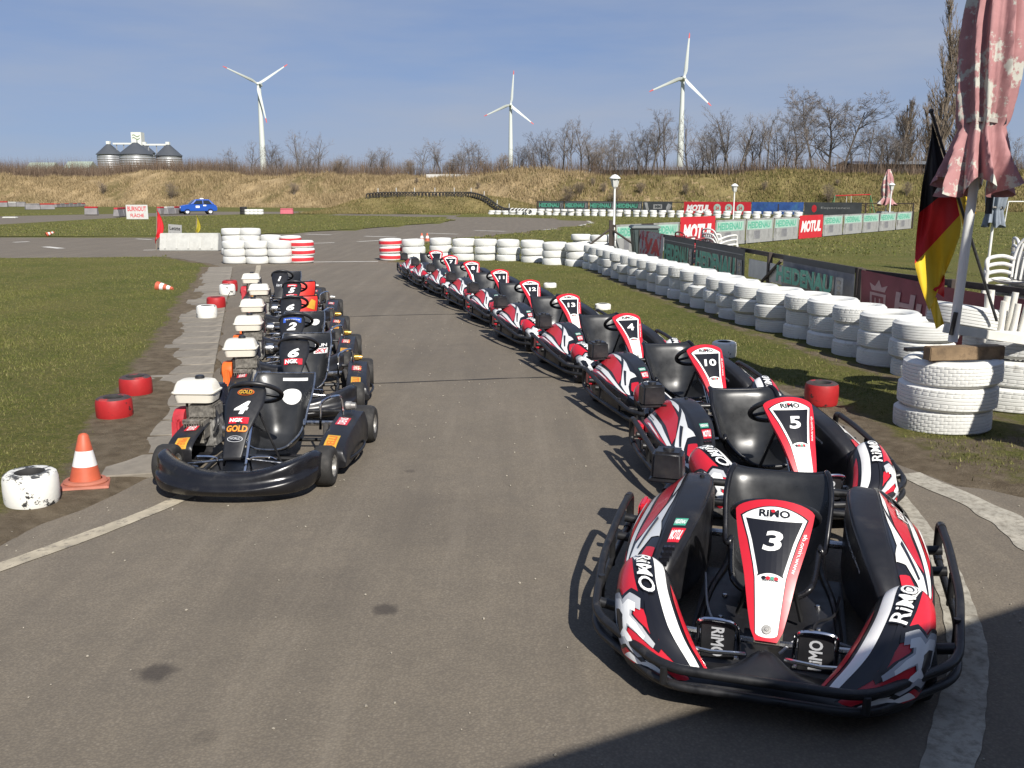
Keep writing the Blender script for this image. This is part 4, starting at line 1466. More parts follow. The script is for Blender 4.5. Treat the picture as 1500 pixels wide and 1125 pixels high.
def tyre_mesh(Rd, w, ri, n, tread=0, band=False, name='tyre', m='white_tyre'):
    h = w / 2
    mb = MB()
    rows = [(ri, h * .62), (ri + .012, h * .80), (ri + .03, h * .93), (ri + (Rd - ri) * .45, h * 1.0), (ri + (Rd - ri) * .72, h * .97), (Rd - .022, h * .86), (Rd - .008, h * .74)]
    tz = [.72, .58, .545, .50, .30, .265, .22, .04, 0, -.04, -.22, -.265, -.30, -.50, -.545, -.58, -.72]
    tr = [0, 0, 1, 0, 0, 1, 0, 0, 1, 0, 0, 1, 0, 0, 1, 0, 0]
    if tread == 0:
        tz, tr = [.45, 0, -.45], [0, 0, 0]
    prof = rows + [(Rd - (.007 if g else 0.0) - .006 * t * t, t * h) for t, g in zip(tz, tr)] + [(r, -z) for r, z in reversed(rows)]
    k = len(prof)
    vs, fs, ms = [], [], []
    a, b = len(rows), len(rows) + len(tz)
    for j in range(n):
        q = 2 * math.pi * j / n
        for i, (r, z) in enumerate(prof):
            if tread and a <= i < b:
                ph = (i - a) // 3
                cut = tread < 3 and ((j + ph * (3 if tread == 2 else 1)) % 6) == 0
                if cut and (tread == 2 or i < a + 5 or i > b - 6):
                    r -= .0032
            vs.append((r * math.cos(q), r * math.sin(q), z))
    for j in range(n):
        for i in range(k - 1):
            fs.append((j * k + i, ((j + 1) % n) * k + i, ((j + 1) % n) * k + i + 1, j * k + i + 1))
            ms.append(1 if band and a <= i < b - 1 and abs(prof[i][1]) < h * .5 else 0)
        fs.append((j * k, j * k + k - 1, ((j + 1) % n) * k + k - 1, ((j + 1) % n) * k))
        ms.append(0)
    mb.add(vs, fs)
    mb.m = ms
    return mb.mesh(name, [m, 'tyre_red_band'], smooth=24)


TY = [tyre_mesh(.31, .205, .20, 56, 3), tyre_mesh(.30, .205, .20, 180, 1), tyre_mesh(.318, .20, .195, 56, 3)]
TYM = [tyre_mesh(.32, .205, .20, 40, 0), tyre_mesh(.33, .21, .21, 40, 0)]
TYB = tyre_mesh(.33, .205, .20, 40, 0, True)
TYBIG = [tyre_mesh(.365, .205, .24, 240, 2), tyre_mesh(.37, .205, .24, 240, 1)]
TYHUGE = tyre_mesh(.47, .24, .29, 240, 1)
TYF = tyre_mesh(.31, .20, .20, 16, 0)
TYK = tyre_mesh(.30, .20, .19, 16, 0, m='old_rubber')


def stack(x, y, n, meshes, lab, group, step=.198, jit=.018, z0=0.0):
    z = z0
    for i in range(n):
        me_ = random.choice(meshes) if isinstance(meshes, list) else meshes
        o = obj('tyre', me_, None, (x + random.uniform(-jit, jit), y + random.uniform(-jit, jit), z + .1), (random.uniform(-.03, .03), random.uniform(-.03, .03), random.uniform(0, 6.28)))
        lv = 'bottom' if i == 0 else ('top' if i == n - 1 else ('middle' if n == 3 else ('second' if i == 1 else 'third')))
        tag(o, lv + ' ' + lab, 'tyre', group + ', ' + lv + ' layer')
        z += step


path = catmull([(a, b, 0) for a, b in ((2.22, 23.0), (2.62, 19.6), (2.95, 17.5), (3.18, 15.9), (3.36, 14.2), (3.56, 12.9), (3.84, 12.0), (4.02, 11.2), (4.10, 10.3), (4.20, 9.5), (4.28, 8.95))], 12)
acc, last = 0, None
for p in path:
    if last is None or (p - last).length >= .605:
        stack(p.x, p.y, 3, TY, 'white painted car tyre of a stack in the wall beside the banner fence', 'white tyres of the wall by the banner fence', jit=.03)
        last = p.copy()
for px, py in ((605, 383), (645, 380.5), (678, 382.5), (712, 383), (745, 384), (780, 386), (813, 390), (847, 392), (874, 396)):
    p = G(px, py)
    stack(p.x, p.y + .3, 3, TYM, 'white painted tyre of a stack in the wall behind the rental karts', 'white tyres of the wall behind the rental karts', .205, .02)
for px, py in ((853, 372), (880, 374), (905, 372)):
    p = G(px, py)
    stack(p.x, p.y + .3, 3, TYM, 'white tyre of a stack behind the corner where the tyre walls meet', 'white tyres behind the wall corner', .205, .03)
p = G(571, 382)
stack(p.x, p.y + .3, 3, TYB, 'red banded white tyre of the lone striped stack ending the kart wall', 'striped tyres ending the wall behind the rental karts', .205, .015)
for px in (340, 373, 407):
    p = G(px, 387)
    stack(p.x, p.y + .3, 3, TYM, 'white tyre of a front stack before the white barrier', 'white tyres of the front stacks by the barrier', .205, .015)
p = G(440, 386)
stack(p.x, p.y + .3, 3, TYB, 'red banded white tyre of the front striped stack beside the white stacks', 'striped tyres at the front of the left stacks', .205, .02)
for px, n_ in ((337, 4), (364, 4), (395, 3)):
    p = G(px, 374)
    stack(p.x, p.y + .3, n_, TYM, 'white tyre of a rear stack by the white barrier', 'white tyres of the rear stacks by the barrier', .205, .02)
p = G(424, 376)
stack(p.x, p.y + .3, 3, TYB, 'red banded white tyre of the rear striped stack beside the white stacks', 'striped tyres at the back of the left stacks', .205, .02)
# pedestal of the parasol and the gravel-filled stack beside it
PED = Vector((3.52, 7.22, 0))
for i in range(3):
    o = obj('tyre', TYBIG[i % 2], None, (PED.x - .015 * (2 - i) - .02, PED.y - .02 * (i - 1), .1 + .197 * i), (R(-2 + i * 2), R(1.5 * (i - 1)), i * 1.9))
    tag(o, ('bottom', 'middle', 'top')[i] + ' wide white treaded tyre in the stack carrying the closed parasol', 'tyre', 'white tyres under the parasol')
for i in range(3):
    o = obj('tyre', TYHUGE, None, (4.46 + .02 * i, 8.05, .12 + .228 * i), (0, R(-1.5 * i), i * 2.3))
    tag(o, ('bottom', 'middle', 'top')[i] + ' very large white tyre of the stack holding gravel and pipes', 'tyre', 'large white tyres holding the pipes')
o = obj('tyre', TY[2], None, (4.02, 8.12, .79), (R(6), R(8), 1))
tag(o, 'single white tyre lying on top of the very large tyres behind the pole', 'tyre')
mat('gravel', (0.20, 0.19, 0.18), 0.9, var=0.5, vscale=60, bump=0.8, bscale=90, dist=0.02)
mb = MB()
for i in range(700):
    q, r_ = random.uniform(0, 6.28), .36 * math.sqrt(random.random())
    s_ = random.uniform(.012, .026)
    M = Matrix.Translation((4.48 + r_ * math.cos(q), 8.05 + r_ * math.sin(q), .66 + random.uniform(-.015, .02))) @ Matrix.Rotation(random.uniform(0, 3), 4, Vector((random.random(), random.random(), .3)).normalized())
    mb.box((0, 0, 0), (s_, s_ * 1.3, s_ * .8), 0, M, (.7, .7))
tag(stuff(mb.build('gravel_fill', 'gravel', smooth=0)), 'grey gravel filling the large white tyre stack', 'gravel')
mat('pvc', (0.66, 0.64, 0.58), 0.5, var=0.12, vscale=9)
for i, (dx, dy, hh, lx) in enumerate(((-.20, -.05, .30, -.02), (-.13, .06, .32, .0), (-.09, -.08, .24, .01), (-.02, .03, .27, .03), (.01, -.10, .22, .03), (.06, .06, .30, .04), (.10, -.06, .25, .06), (.17, 0, .28, .12))):
    a, b = Vector((4.27 + dx * .9, 7.92 + dy, .60)), Vector((4.27 + dx * .9 + lx, 7.92 + dy, .72 + hh))
    mb = MB()
    t = (b - a).normalized().to_track_quat('Z', 'Y').to_matrix().to_4x4()
    mb.lathe([(.024, 0), (.027, 0), (.027, (b - a).length), (.021, (b - a).length), (.021, 0), (.024, 0)], 14, 0, Matrix.Translation(a) @ t)
    tag(mb.build('pipe', 'pvc'), 'short white plastic pipe standing in the bundle inside the large tyre stack', 'pipe', 'bundle of white pipes')
o = MB().box((0, 0, 0), (1.1, .025, .075)).build('plank', 'pvc', bevel=.003, loc=AT(1472, 494, 7.56), rot=(0, R(9), R(6)))
tag(o, 'white painted plank lying slanted on the large tyre stack', 'plank')

# kart slicks painted red or white, lying along the edges
def kart_tyre(px, py, Rd, w, m, lab, top=None, rz=0.0, tilt=0.0, z=0.0):
    p = G(px, py)
    mb = MB()
    h = w
    ri = Rd * .47
    prof = [(ri, .01), (ri, h * .12), (ri + .008, h * .04), (Rd - .03, .004), (Rd - .008, h * .07), (Rd, h * .2), (Rd + .002, h * .5), (Rd, h * .8), (Rd - .008, h * .93), (Rd - .03, h * .995), (ri + .012, h * .98), (ri, h * .92), (ri - .002, h * .8), (ri, .01)]
    mis = [0] * 13
    for i in (8, 9):
        mis[i] = 1
    for i in (0, 10, 11, 12):
        mis[i] = 2
    mb.lathe(prof, 40, 0, None, mis)
    o = mb.build('kart_tyre', [m, top or m, 'old_rubber'], None, 40, loc=(p.x, p.y + Rd, z), rot=(tilt, 0, rz))
    return tag(o, lab, 'tyre', 'painted kart tyres along the lane')


kart_tyre(29, 752, .155, .215, 'white_chipped', 'chipped white kart tyre on the bare earth beside the traffic cone', 'white_worn_top')
kart_tyre(158, 621, .145, .20, 'red_tyre', 'red kart tyre with worn dark rim, nearest the traffic cone', 'red_rubber_top', 1)
kart_tyre(191, 586, .145, .20, 'red_tyre', 'red kart tyre on the grass edge beside the concrete slabs', 'red_rubber_top', 2)
kart_tyre(299, 469, .150, .21, 'white_chipped', 'clean white kart tyre standing on the slabs before a red one', None, 2)
kart_tyre(313, 454, .150, .20, 'red_tyre', 'red kart tyre on the slabs just behind the clean white one', 'red_tyre', 3)
kart_tyre(330, 434, .145, .21, 'white_chipped', 'grubby white kart tyre in front of the farthest red one', None, 4)
kart_tyre(334, 428, .145, .22, 'red_tyre', 'red kart tyre farthest along the slabs towards the stacks', 'red_tyre', 5)
kart_tyre(1210, 599, .145, .215, 'red_tyre', 'red kart tyre on the grass between rental karts and tyre wall', 'red_rubber_top', 5)
kart_tyre(1064, 528, .14, .2, 'white_chipped', 'white kart tyre lying on the grass behind the rental karts', None, 1)
kart_tyre(806, 424, .13, .12, 'white_chipped', 'pale kart tyre on the grass behind kart twelve', None, 1)
kart_tyre(884, 457, .13, .12, 'white_chipped', 'pale kart tyre on the grass behind kart thirteen', None, 2)

# ------------------------------------------------------------------ traffic cones
mat('cone_orange', (0.46, 0.095, 0.045), 0.55, var=0.15, vscale=9, col2=(0.30, 0.09, 0.05), c2=(0.58, 0.8), c2scale=8)
mat('cone_base', (0.36, 0.12, 0.075), 0.65, var=0.15, vscale=9)
mat('cone_white', (0.70, 0.68, 0.66), 0.5, var=0.08, vscale=12, col2=(0.35, 0.33, 0.32), c2=(0.62, 0.7), c2scale=8)


def cone(loc, h, lab, bands=1, rot=(0, 0, 0), base=True, grp='traffic cones'):
    c = thing('traffic_cone', lab, 'cone', loc, 0, grp)
    c.rotation_euler = rot
    rb, rt = h * .33, h * .085
    if base:
        mb = MB().box((0, 0, h * .025), (h * .88, h * .88, h * .05), 0, None, (.96, .96))
        b = mb.build('base', 'cone_base', c, bevel=h * .012)
        MB().lathe([(h * .40, h * .05), (h * .405, h * .075), (h * .37, h * .11), (h * .30, h * .115)], 28).build('base_ring', 'cone_base', c)
    z0 = h * .08 if base else 0
    rr_ = lambda z: (h * .29) + (rt - h * .29) * (z - z0) / (h - z0)
    if bands == 1:
        segs = [(z0, .38 * h, 'cone_orange'), (.38 * h, .68 * h, 'cone_white'), (.68 * h, h, 'cone_orange')]
    else:
        segs = [(z0, .25 * h, 'cone_orange'), (.25 * h, .45 * h, 'cone_white'), (.45 * h, .65 * h, 'cone_orange'), (.65 * h, .85 * h, 'cone_white'), (.85 * h, h, 'cone_orange')]
    for i, (a, b, m) in enumerate(segs):
        pr = [(rr_(a), a), (rr_(b), b)]
        if i == len(segs) - 1:
            pr = [(rr_(a), a), (rr_(b) + .002, b - .01), (rr_(b) * .7, b), (rr_(b) * .6, b - .02)]
        MB().lathe(pr, 28).build('band' if m == 'cone_white' else 'body', m, c)
    return c


p = G(126, 712)
cone((p.x, p.y, .012), .335, 'scuffed orange cone with one white band on the earth beside the slabs', rot=(R(-2), R(2), .35))
p = G(240, 426)
cone((p.x - .12, p.y, .09), .34, 'small striped cone lying on its side in the grass', 2, (0, R(97), R(-12)), False)
p = G(68, 347)
cone((p.x, p.y, .09), .36, 'orange and white cone fallen beside the track', 2, (0, R(72), R(40)), False)
for px, lab in ((618, 'small orange and white cone beside the track, left of its twin'), (626, 'small orange and white cone standing right beside its twin')):
    p = G(px, 353.5)
    cone((p.x, p.y, 0), .33, lab, 1)

# ------------------------------------------------------------------ parasol on its pedestal
mat('timber', (0.20, 0.135, 0.075), 0.8, var=0.35, vscale=7, col2=(0.09, 0.06, 0.035), c2=(0.5, 0.7), c2scale=10, bump=0.5, bscale=30, dist=0.006)
mat('pole_white', (0.70, 0.69, 0.65), 0.4, var=0.06, vscale=6, col2=(0.25, 0.24, 0.22), c2=(0.66, 0.70), c2scale=14)
mat('canopy_pink', (0.37, 0.180, 0.178), 0.8, var=0.16, vscale=5, col2=(0.47, 0.46, 0.40), c2=(0.545, 0.575), c2scale=2.8, bump=0.25, bscale=22, dist=0.01)
mat('canopy_grey', (0.20, 0.23, 0.27), 0.8, var=0.2, vscale=6)
mat('strap', (0.33, 0.30, 0.27), 0.6)


def parasol(lab, loc, pole_h, z0, z1, r_s, r_m, cmat, lean=(0, 0), seed=1, folds=9, group=None):
    rd = random.Random(seed)
    c = thing('parasol', lab, 'parasol', loc, 0, group)
    top = Vector((lean[0], lean[1], z1))
    ln = lambda z: Vector((lean[0] * z / z1, lean[1] * z / z1, z))
    MB().tube([ln(0), ln(z1 * .5), ln(z1)], pole_h, 14).build('pole', 'pole_white', c, smooth=60)
    zt = z0 + (z1 - z0) * .225
    nn = 96
    ph = [rd.uniform(0, 6.28) for _ in range(4)]
    rings = []
    L = 44
    for i in range(L + 1):
        t = i / L
        z = z0 + (z1 - z0) * t
        if z < zt:                                       # flared skirt below the strap
            k = (zt - z) / (zt - z0)
            base = r_m * .72 + (r_s - r_m * .72) * k ** .8
            amp = .12 + .42 * k
        else:
            k = (z - zt) / (z1 - zt)
            base = r_m * (.72 + .42 * math.sin(math.pi * min(1, k * 1.5 + .02) * .5)) * (1 - k ** 2.2 * .88) + .02
            amp = .26 * (1 - k * .4)
        ring_ = []
        for j in range(nn):
            q = 2 * math.pi * j / nn
            tw = q + .5 * math.sin(t * 2.6 + ph[3])
            f = math.cos(folds * tw + ph[0] + .9 * math.sin(2 * q + ph[1]))
            f = math.copysign(abs(f) ** .6, f) * .65 + .35 * math.cos((folds * 2 - 3) * tw + ph[2])
            r_ = base * (1 + amp * f * (1 + .25 * math.sin(3 * q + ph[2])))
            dz = 0
            if z < zt:
                dz = (zt - z) / (zt - z0) * (zt - z0) * .16 * math.sin(5 * q + ph[1])
            o_ = ln(z + dz)
            ring_.append((o_.x + r_ * math.cos(q), o_.y + r_ * math.sin(q), o_.z))
        rings.append(ring_)
    cn = MB().loft(rings, closed=True, cap=False).build('canopy', cmat, c, smooth=70)
    rs = r_m * .80
    o_ = ln(zt)
    MB().loft([[(o_.x + (rs + e) * math.cos(2 * math.pi * j / 40) * (1 + .03 * math.sin(5 * j)), o_.y + (rs + e) * math.sin(2 * math.pi * j / 40), o_.z + dz + .01 * math.sin(j * .31)) for j in range(40)] for e, dz in ((0, -.018), (.008, -.014), (.008, .014), (0, .018))], cap=False).build('strap', 'strap', c)
    bk = o_ + Vector((.6, -.8, 0)).normalized() * (rs + .008)
    MB().box((0, 0, 0), (.07, .02, .05)).build('buckle', 'black_plastic', c, bevel=.004, loc=bk, rot=(0, 0, R(37)))
    return c


P0 = Vector((3.50, 7.24, .705))
pt = AT(1447, 0, 7.25)
pr_ = parasol('large faded pink parasol, strapped shut, leaning on the tyre pedestal', tuple(P0), .036, 1.20, 3.35, .225, .185, 'canopy_pink', (.14, .02), 5, 10)
parasol('second faded pink parasol, strapped shut, added out of view to shade the pedestal tyres', (4.42, 5.45, 0), .036, 1.45, 3.9, .27, .23, 'canopy_pink', (.05, .02), 8, 9)  # unseen extra parasol, put in to shade the right side of the pedestal stack
MB().tube([(.17, -.03, 1.0), (.17, -.03, 1.14)], .026, 12).build('crank_hub', 'black_satin', pr_, loc=(-.02, -.03, 0))
MB().tube([(-.035, -.035, .06), (-.015, -.04, .24)], .018, 8).build('clamp', 'grime', pr_)
mb = MB().box((0, 0, 0), (.60, .11, .105))
o = mb.build('timber', 'timber', bevel=.006, loc=(PED.x - .03, PED.y - .20, .655), rot=(0, R(-.5), R(5)))
tag(o, 'thick weathered timber lying across the white tyres under the parasol', 'timber')
o = MB().box((0, 0, 0), (.62, .05, .03)).build('steel_bar', 'black_tube', bevel=.003, loc=(PED.x - .08, PED.y + .10, .640), rot=(0, 0, R(12)))
tag(o, 'dark steel bar lying behind the timber on the parasol pedestal', 'bar')

# flag on a slanting black pole
mat('flag_black', (0.012, 0.012, 0.014), 0.8, var=0.2)
mat('flag_red', (0.52, 0.012, 0.015), 0.75, var=0.1)
mat('flag_gold', (0.62, 0.42, 0.015), 0.75, var=0.08)
mat('pole_black', (0.03, 0.03, 0.03), 0.5, var=0.6, vscale=30)
fl = thing('flag', 'black red and gold flag hanging limp from a slanting dark pole', 'flag', tuple(AT(1460, 470, 7.75)))
fo = fl.location
pole_a, pole_b = AT(1460, 470, 7.75), AT(1364, 163, 7.50)
MB().tube([pole_a - fo, pole_b - fo], .012, 10).build('pole', 'pole_black', fl)
MB().ball(tuple(pole_b - fo), .02).build('finial', 'pole_black', fl)
FX = [((1366, 180), (1364, 200)), ((1376, 213), (1357, 235)), ((1386, 245), (1350, 275)), ((1396, 272), (1346, 312)), ((1400, 288), (1343, 338)), ((1403, 302), (1341, 362)), ((1406, 316), (1340, 388)), ((1408, 330), (1346, 412)),
      ((1406, 346), (1354, 436)), ((1397, 372), (1361, 456))]
NR = len(FX) - 1


def flag_pt(t, s):
    k = t * NR
    i = min(int(k), NR - 1)
    f = k - i
    a = [FX[i][e][c] * (1 - f) + FX[i + 1][e][c] * f for e in (0, 1) for c in (0, 1)]
    x, y = a[0] + (a[2] - a[0]) * s, a[1] + (a[3] - a[1]) * s
    d = 7.5 + .07 * math.sin(s * 7 + t * 5) * s + .04 * math.sin(s * 13 - t * 9) * s + .10 * t
    return AT(x, y, d) - fo


for nm, m, t0, t1 in (('black_stripe', 'flag_black', 0, .335), ('red_stripe', 'flag_red', .335, .66), ('gold_stripe', 'flag_gold', .66, 1)):
    S = Surf(None, 16, 30, lambda u, v: flag_pt(t0 + (t1 - t0) * u, v))
    S.put(MB(), caps=False).build(nm, m, fl, smooth=70)
def tri(pts, d, m, nm, wv=.04):
    S = Surf(None, 10, 10, lambda u, v: AT(*[pts[0][c] * (1 - u) * (1 - v) + pts[1][c] * u * (1 - v) + pts[2][c] * u * v + pts[3][c] * (1 - u) * v for c in (0, 1)], d + wv * math.sin(u * 5 + v * 4)) - fo)
    S.put(MB(), caps=False).build(nm, m, fl, smooth=70)
tri([(1382, 402), (1384, 404), (1383, 436), (1366, 424)], 7.62, 'flag_red', 'red_fold')
tri([(1358, 432), (1372, 436), (1383, 474), (1371, 482)], 7.66, 'flag_gold', 'gold_tail')
tri([(1394, 276), (1412, 268), (1430, 312), (1412, 336)], 7.72, 'flag_gold', 'gold_fold', .08)

# ------------------------------------------------------------------ stacked garden chairs
mat('chair_white', (0.62, 0.61, 0.58), 0.45, var=0.06, vscale=5)
mat('chair_red', (0.22, 0.03, 0.035), 0.45, var=0.1, vscale=5)


def garden_chair(m):
    c = thing('garden_chair', 'chair', 'chair')
    Sx = Surf(None, 10, 8, lambda u, v: Vector(((v - .5) * (.44 - .04 * u), -.22 + .44 * u, .43 - .04 * math.sin(math.pi * u) - .02 * math.cos((v - .5) * 3) - .03 * u)))
    a = Sx.put(MB(), caps=False).build('seat', m, c, smooth=70)
    a.modifiers.new('thickness', 'SOLIDIFY').thickness = .008
    for i in range(7):
        x = (i - 3) * .058
        MB().tube(catmull([(x, .21, .40), (x * 1.08, .27, .62), (x * 1.0, .31, .80)], 4), .014, 5).build('back_slat', m, c, smooth=60)
    MB().tube(catmull([(-.22, .22, .42), (-.24, .28, .66), (-.18, .32, .84), (0, .33, .88), (.18, .32, .84), (.24, .28, .66), (.22, .22, .42)], 5), .018, 7).build('back_rim', m, c, smooth=60)
    for sx in (-1, 1):
        MB().tube(catmull([(sx * .24, .27, .62), (sx * .275, .10, .66), (sx * .28, -.12, .655), (sx * .265, -.25, .62), (sx * .25, -.25, .50)], 5), [.022] * 21, 7).build('arm', m, c, smooth=60)
        MB().tube([(sx * .245, -.25, .52), (sx * .26, -.27, .25), (sx * .275, -.29, 0)], [.024, .02, .016], 7).build('leg', m, c, smooth=60)
        MB().tube([(sx * .225, .24, .44), (sx * .24, .28, .22), (sx * .255, .33, 0)], [.024, .02, .016], 7).build('leg', m, c, smooth=60)
    return c


chw, chr_ = garden_chair('chair_white'), garden_chair('chair_red')
uw = ur = False
for m, x, y, z, rz, tx, lab, grp in [('w', 5.62, 10.2, .085 * i, R(-62 + i), 0, 'white plastic garden chair in the tall stack behind the dark red banner', 'stacked white chairs behind the banner') for i in range(7)] + \
        [('w', 6.15, 10.7, .085 * i + .05, R(70), 0, 'white plastic garden chair in the second stack behind the dark red banner', 'second stack of white chairs') for i in range(6)] + \
        [('w', 4.72, 20.8, .10 * i, R(120), R(-10), 'white garden chair stacked behind the green lettered banners', 'white chairs behind the lettered banners') for i in range(4)] + \
        [('r', 4.18, 20.9, .12 * i, R(110), R(-12), 'dark red garden chair stacked behind the green lettered banners', 'dark red chairs behind the lettered banners') for i in range(3)]:
    if m == 'w':
        c = copy_tree(chw) if uw else chw
        uw = True
    else:
        c = copy_tree(chr_) if ur else chr_
        ur = True
    c.location = (x, y, z)
    c.rotation_euler = (tx, 0, rz)
    tag(c, lab, 'chair', grp)

# ------------------------------------------------------------------ banner fences
mat('post_brown', (0.045, 0.033, 0.027), 0.7, var=0.3, vscale=12)
mat('banner_dark', (0.045, 0.050, 0.052), 0.6, var=0.2, vscale=3)
mat('banner_grey', (0.30, 0.30, 0.29), 0.65, var=0.15, vscale=2.5, col2=(0.16, 0.16, 0.15), c2=(0.5, 0.7), c2scale=2.0)
mat('banner_mid', (0.20, 0.20, 0.21), 0.65, var=0.3, vscale=2.5, col2=(0.32, 0.31, 0.30), c2=(0.5, 0.7), c2scale=2.4)
mat('banner_white', (0.52, 0.52, 0.50), 0.6, var=0.1, vscale=4)
mat('banner_green', (0.10, 0.36, 0.25), 0.6, var=0.1, vscale=4)
mat('banner_mint', (0.34, 0.50, 0.42), 0.6, var=0.1, vscale=4)
mat('banner_red', (0.50, 0.02, 0.03), 0.55, var=0.08, vscale=4)
mat('banner_maroon', (0.17, 0.035, 0.045), 0.65, var=0.2, vscale=3)
mat('maroon_letter', (0.34, 0.22, 0.22), 0.65, var=0.2, vscale=6)
mat('banner_blue', (0.03, 0.085, 0.27), 0.6, var=0.35, vscale=2.0, col2=(0.06, 0.18, 0.30), c2=(0.5, 0.7), c2scale=1.5)
mat('banner_worn', (0.38, 0.36, 0.36), 0.7, var=0.15, vscale=5, col2=(0.36, 0.04, 0.06), c2=(0.52, 0.56), c2scale=3.5)
mat('board_white', (0.55, 0.53, 0.48), 0.7, var=0.12, vscale=6)


class Line:
    def __init__(s, a, b):
        s.a, s.b = Vector((a[0], a[1], 0)), Vector((b[0], b[1], 0))
        s.d = (s.b - s.a).normalized()
        s.L = (s.b - s.a).length
        s.n = Vector((s.d.y, -s.d.x, 0))
        if s.n.dot(-s.a) < 0:
            s.n = -s.n
        s.flip = s.d.x < 0

    def at_px(s, px):
        """distance along the line where it crosses a photo column (ground level)"""
        k = (px - 750) / F
        # X = k * (Y*CT + H*ST)
        ax, ay, dx, dy = s.a.x, s.a.y, s.d.x, s.d.y
        return (k * (ay * CT + (H - .5) * ST) - ax) / (dx - k * dy * CT)

    def P(s, t, z, off=0.0):
        p = s.a + s.d * t + s.n * off
        return Vector((p.x, p.y, z))


def fence(name, line, t0, t1, h, step, lab, brace=False, rails=(.12, .95), m='post_brown', w=.07):
    f = thing(name, lab, 'fence', line.P(t0, 0))
    o0 = line.P(t0, 0)
    rz = math.atan2(line.d.y, line.d.x)
    n_ = max(1, round((t1 - t0) / step))
    for i in range(n_ + 1):
        p = line.P(t0 + (t1 - t0) * i / n_, 0) - o0
        MB().box((0, 0, h / 2), (w, w, h)).build('post', m, f, bevel=.004, seg=1, loc=p, rot=(0, 0, rz))
    for r_ in rails:
        q = (line.P((t0 + t1) / 2, h * r_, -.045) - o0)
        MB().box((0, 0, 0), (t1 - t0, .035, .07)).build('rail', m, f, loc=q, rot=(0, 0, rz))
    if brace:
        for i in range(n_):
            a, b = line.P(t0 + (t1 - t0) * i / n_, h * .15, -.05) - o0, line.P(t0 + (t1 - t0) * (i + 1) / n_, h * .9, -.05) - o0
            if i % 2:
                a.z, b.z = b.z, a.z
            MB().tube([a, b], .025, 6).build('brace', m, f)
    return f


def banner(line, t0, t1, z0, z1, bg, items, lab, group=None, sag=0.0, wave=.012, seed=0):
    """flat printed sheet with a little wave; items = (material, shape in 0..1 x 0..1, layer)"""
    fl_ = line.flip
    o0 = line.P((t0 + t1) / 2, 0)
    rd = random.Random(seed)
    p1_, p2_ = rd.uniform(0, 6), rd.uniform(0, 6)

    def fn(u, v):
        uu = 1 - u if fl_ else u
        t = t0 + (t1 - t0) * uu
        z = z0 + (z1 - z0) * v - sag * math.sin(math.pi * uu) * v
        return line.P(t, z, .05 + wave * math.sin((t1 - t0) * uu * 3.1 + p1_ + v * 2) * math.sin(v * 3 + p2_ * .1)) - o0
    S = Surf(None, max(6, int((t1 - t0) * 4)), 6, fn)
    ml = [bg]
    mb = S.put(MB(), 0, caps=False)
    sgn = 1 if (Vector(S.P(.5, .5, .01)) - Vector(S.P(.5, .5))).dot(line.n) > 0 else -1
    for k, it in enumerate(items):
        if it[0] not in ml:
            ml.append(it[0])
        S.print(mb, it[1], ml.index(it[0]), sgn * (.003 + .002 * k))
    o = mb.build('banner', ml, None, 60, loc=o0)
    return tag(o, lab, 'banner', group)


def rect2(x0, y0, x1, y1):
    return poly2([(x0, y0), (x1, y0), (x1, y1), (x0, y1)])


def word(s_, cx, cy, w, h, bold=.03, shear=0.0, rot=0):
    return xf(text_fit(s_, w, h, bold, shear), 1, 1, rot, cx, cy)


def heid(dark=True, n=1):
    it = []
    for i in range(n):
        a, b = i / n, (i + 1) / n
        w = b - a
        if dark:
            it += [('banner_grey', rect2(a + .03 * w, .86, b - .03 * w, .88)), ('banner_grey', rect2(a + .02 * w, .22, b - .02 * w, .25)),
                   ('black_print', word('HEIDENAU', a + .44 * w, .54, .82 * w, .48, .07)), ('banner_green', word('HEIDENAU', a + .43 * w, .55, .80 * w, .45, .045)),
                   ('banner_grey', rect2(a + .87 * w, .32, a + .96 * w, .76))]
            it += [('black_print', rect2(a + .895 * w, .38 + .12 * k_, a + .935 * w, .46 + .12 * k_)) for k_ in range(3)]
        else:
            it += [('banner_mint', rect2(a + .04 * w, .55, b - .06 * w, .93)), ('banner_green', word('HEIDENAU', a + .47 * w, .74, .80 * w, .28, .04)), ('banner_mid', rect2(a + .30 * w, .16, a + .50 * w, .50))]
    return it


def motul(cy=.5, w=.78, h=.55, dx=.5):
    return [('white_print', word('MOTUL', dx, cy, w, h, .05, .2))]


L1 = Line((3.37, 24.4), (4.43, 11.8))
tp = L1.at_px
fence('fence', L1, tp(937), L1.L, .94, 1.55, 'low brown fence carrying the lettered banners behind the white tyre wall')
L1b = Line((4.45, 11.75), (6.2, 5.75))
fence('fence', L1b, 0, L1b.L, .93, 1.6, 'low brown fence carrying the dark red banner beside the chairs')
banner(L1, tp(940), tp(974), .18, .95, 'banner_worn', [('banner_red', word('VA', .55, .55, .7, .5, .05, .1))], 'torn red and white banner at the far end of the brown fence', seed=1)
banner(L1, tp(975.5), tp(1020), .12, .93, 'banner_dark', heid(), 'dark banner with green lettering beside the torn red and white one', seed=2)
banner(L1, tp(1021.5), tp(1094), .10, .93, 'banner_dark', heid(), 'dark banner with green lettering beside the open gap with white boards', seed=3)
chk = [('white_print' if (i + j) % 2 else 'black_print', rect2(.30 + .03 * i + .012 * j, .02 + .07 * j, .33 + .03 * i + .012 * j, .09 + .07 * j)) for i in range(9) for j in range(6)]
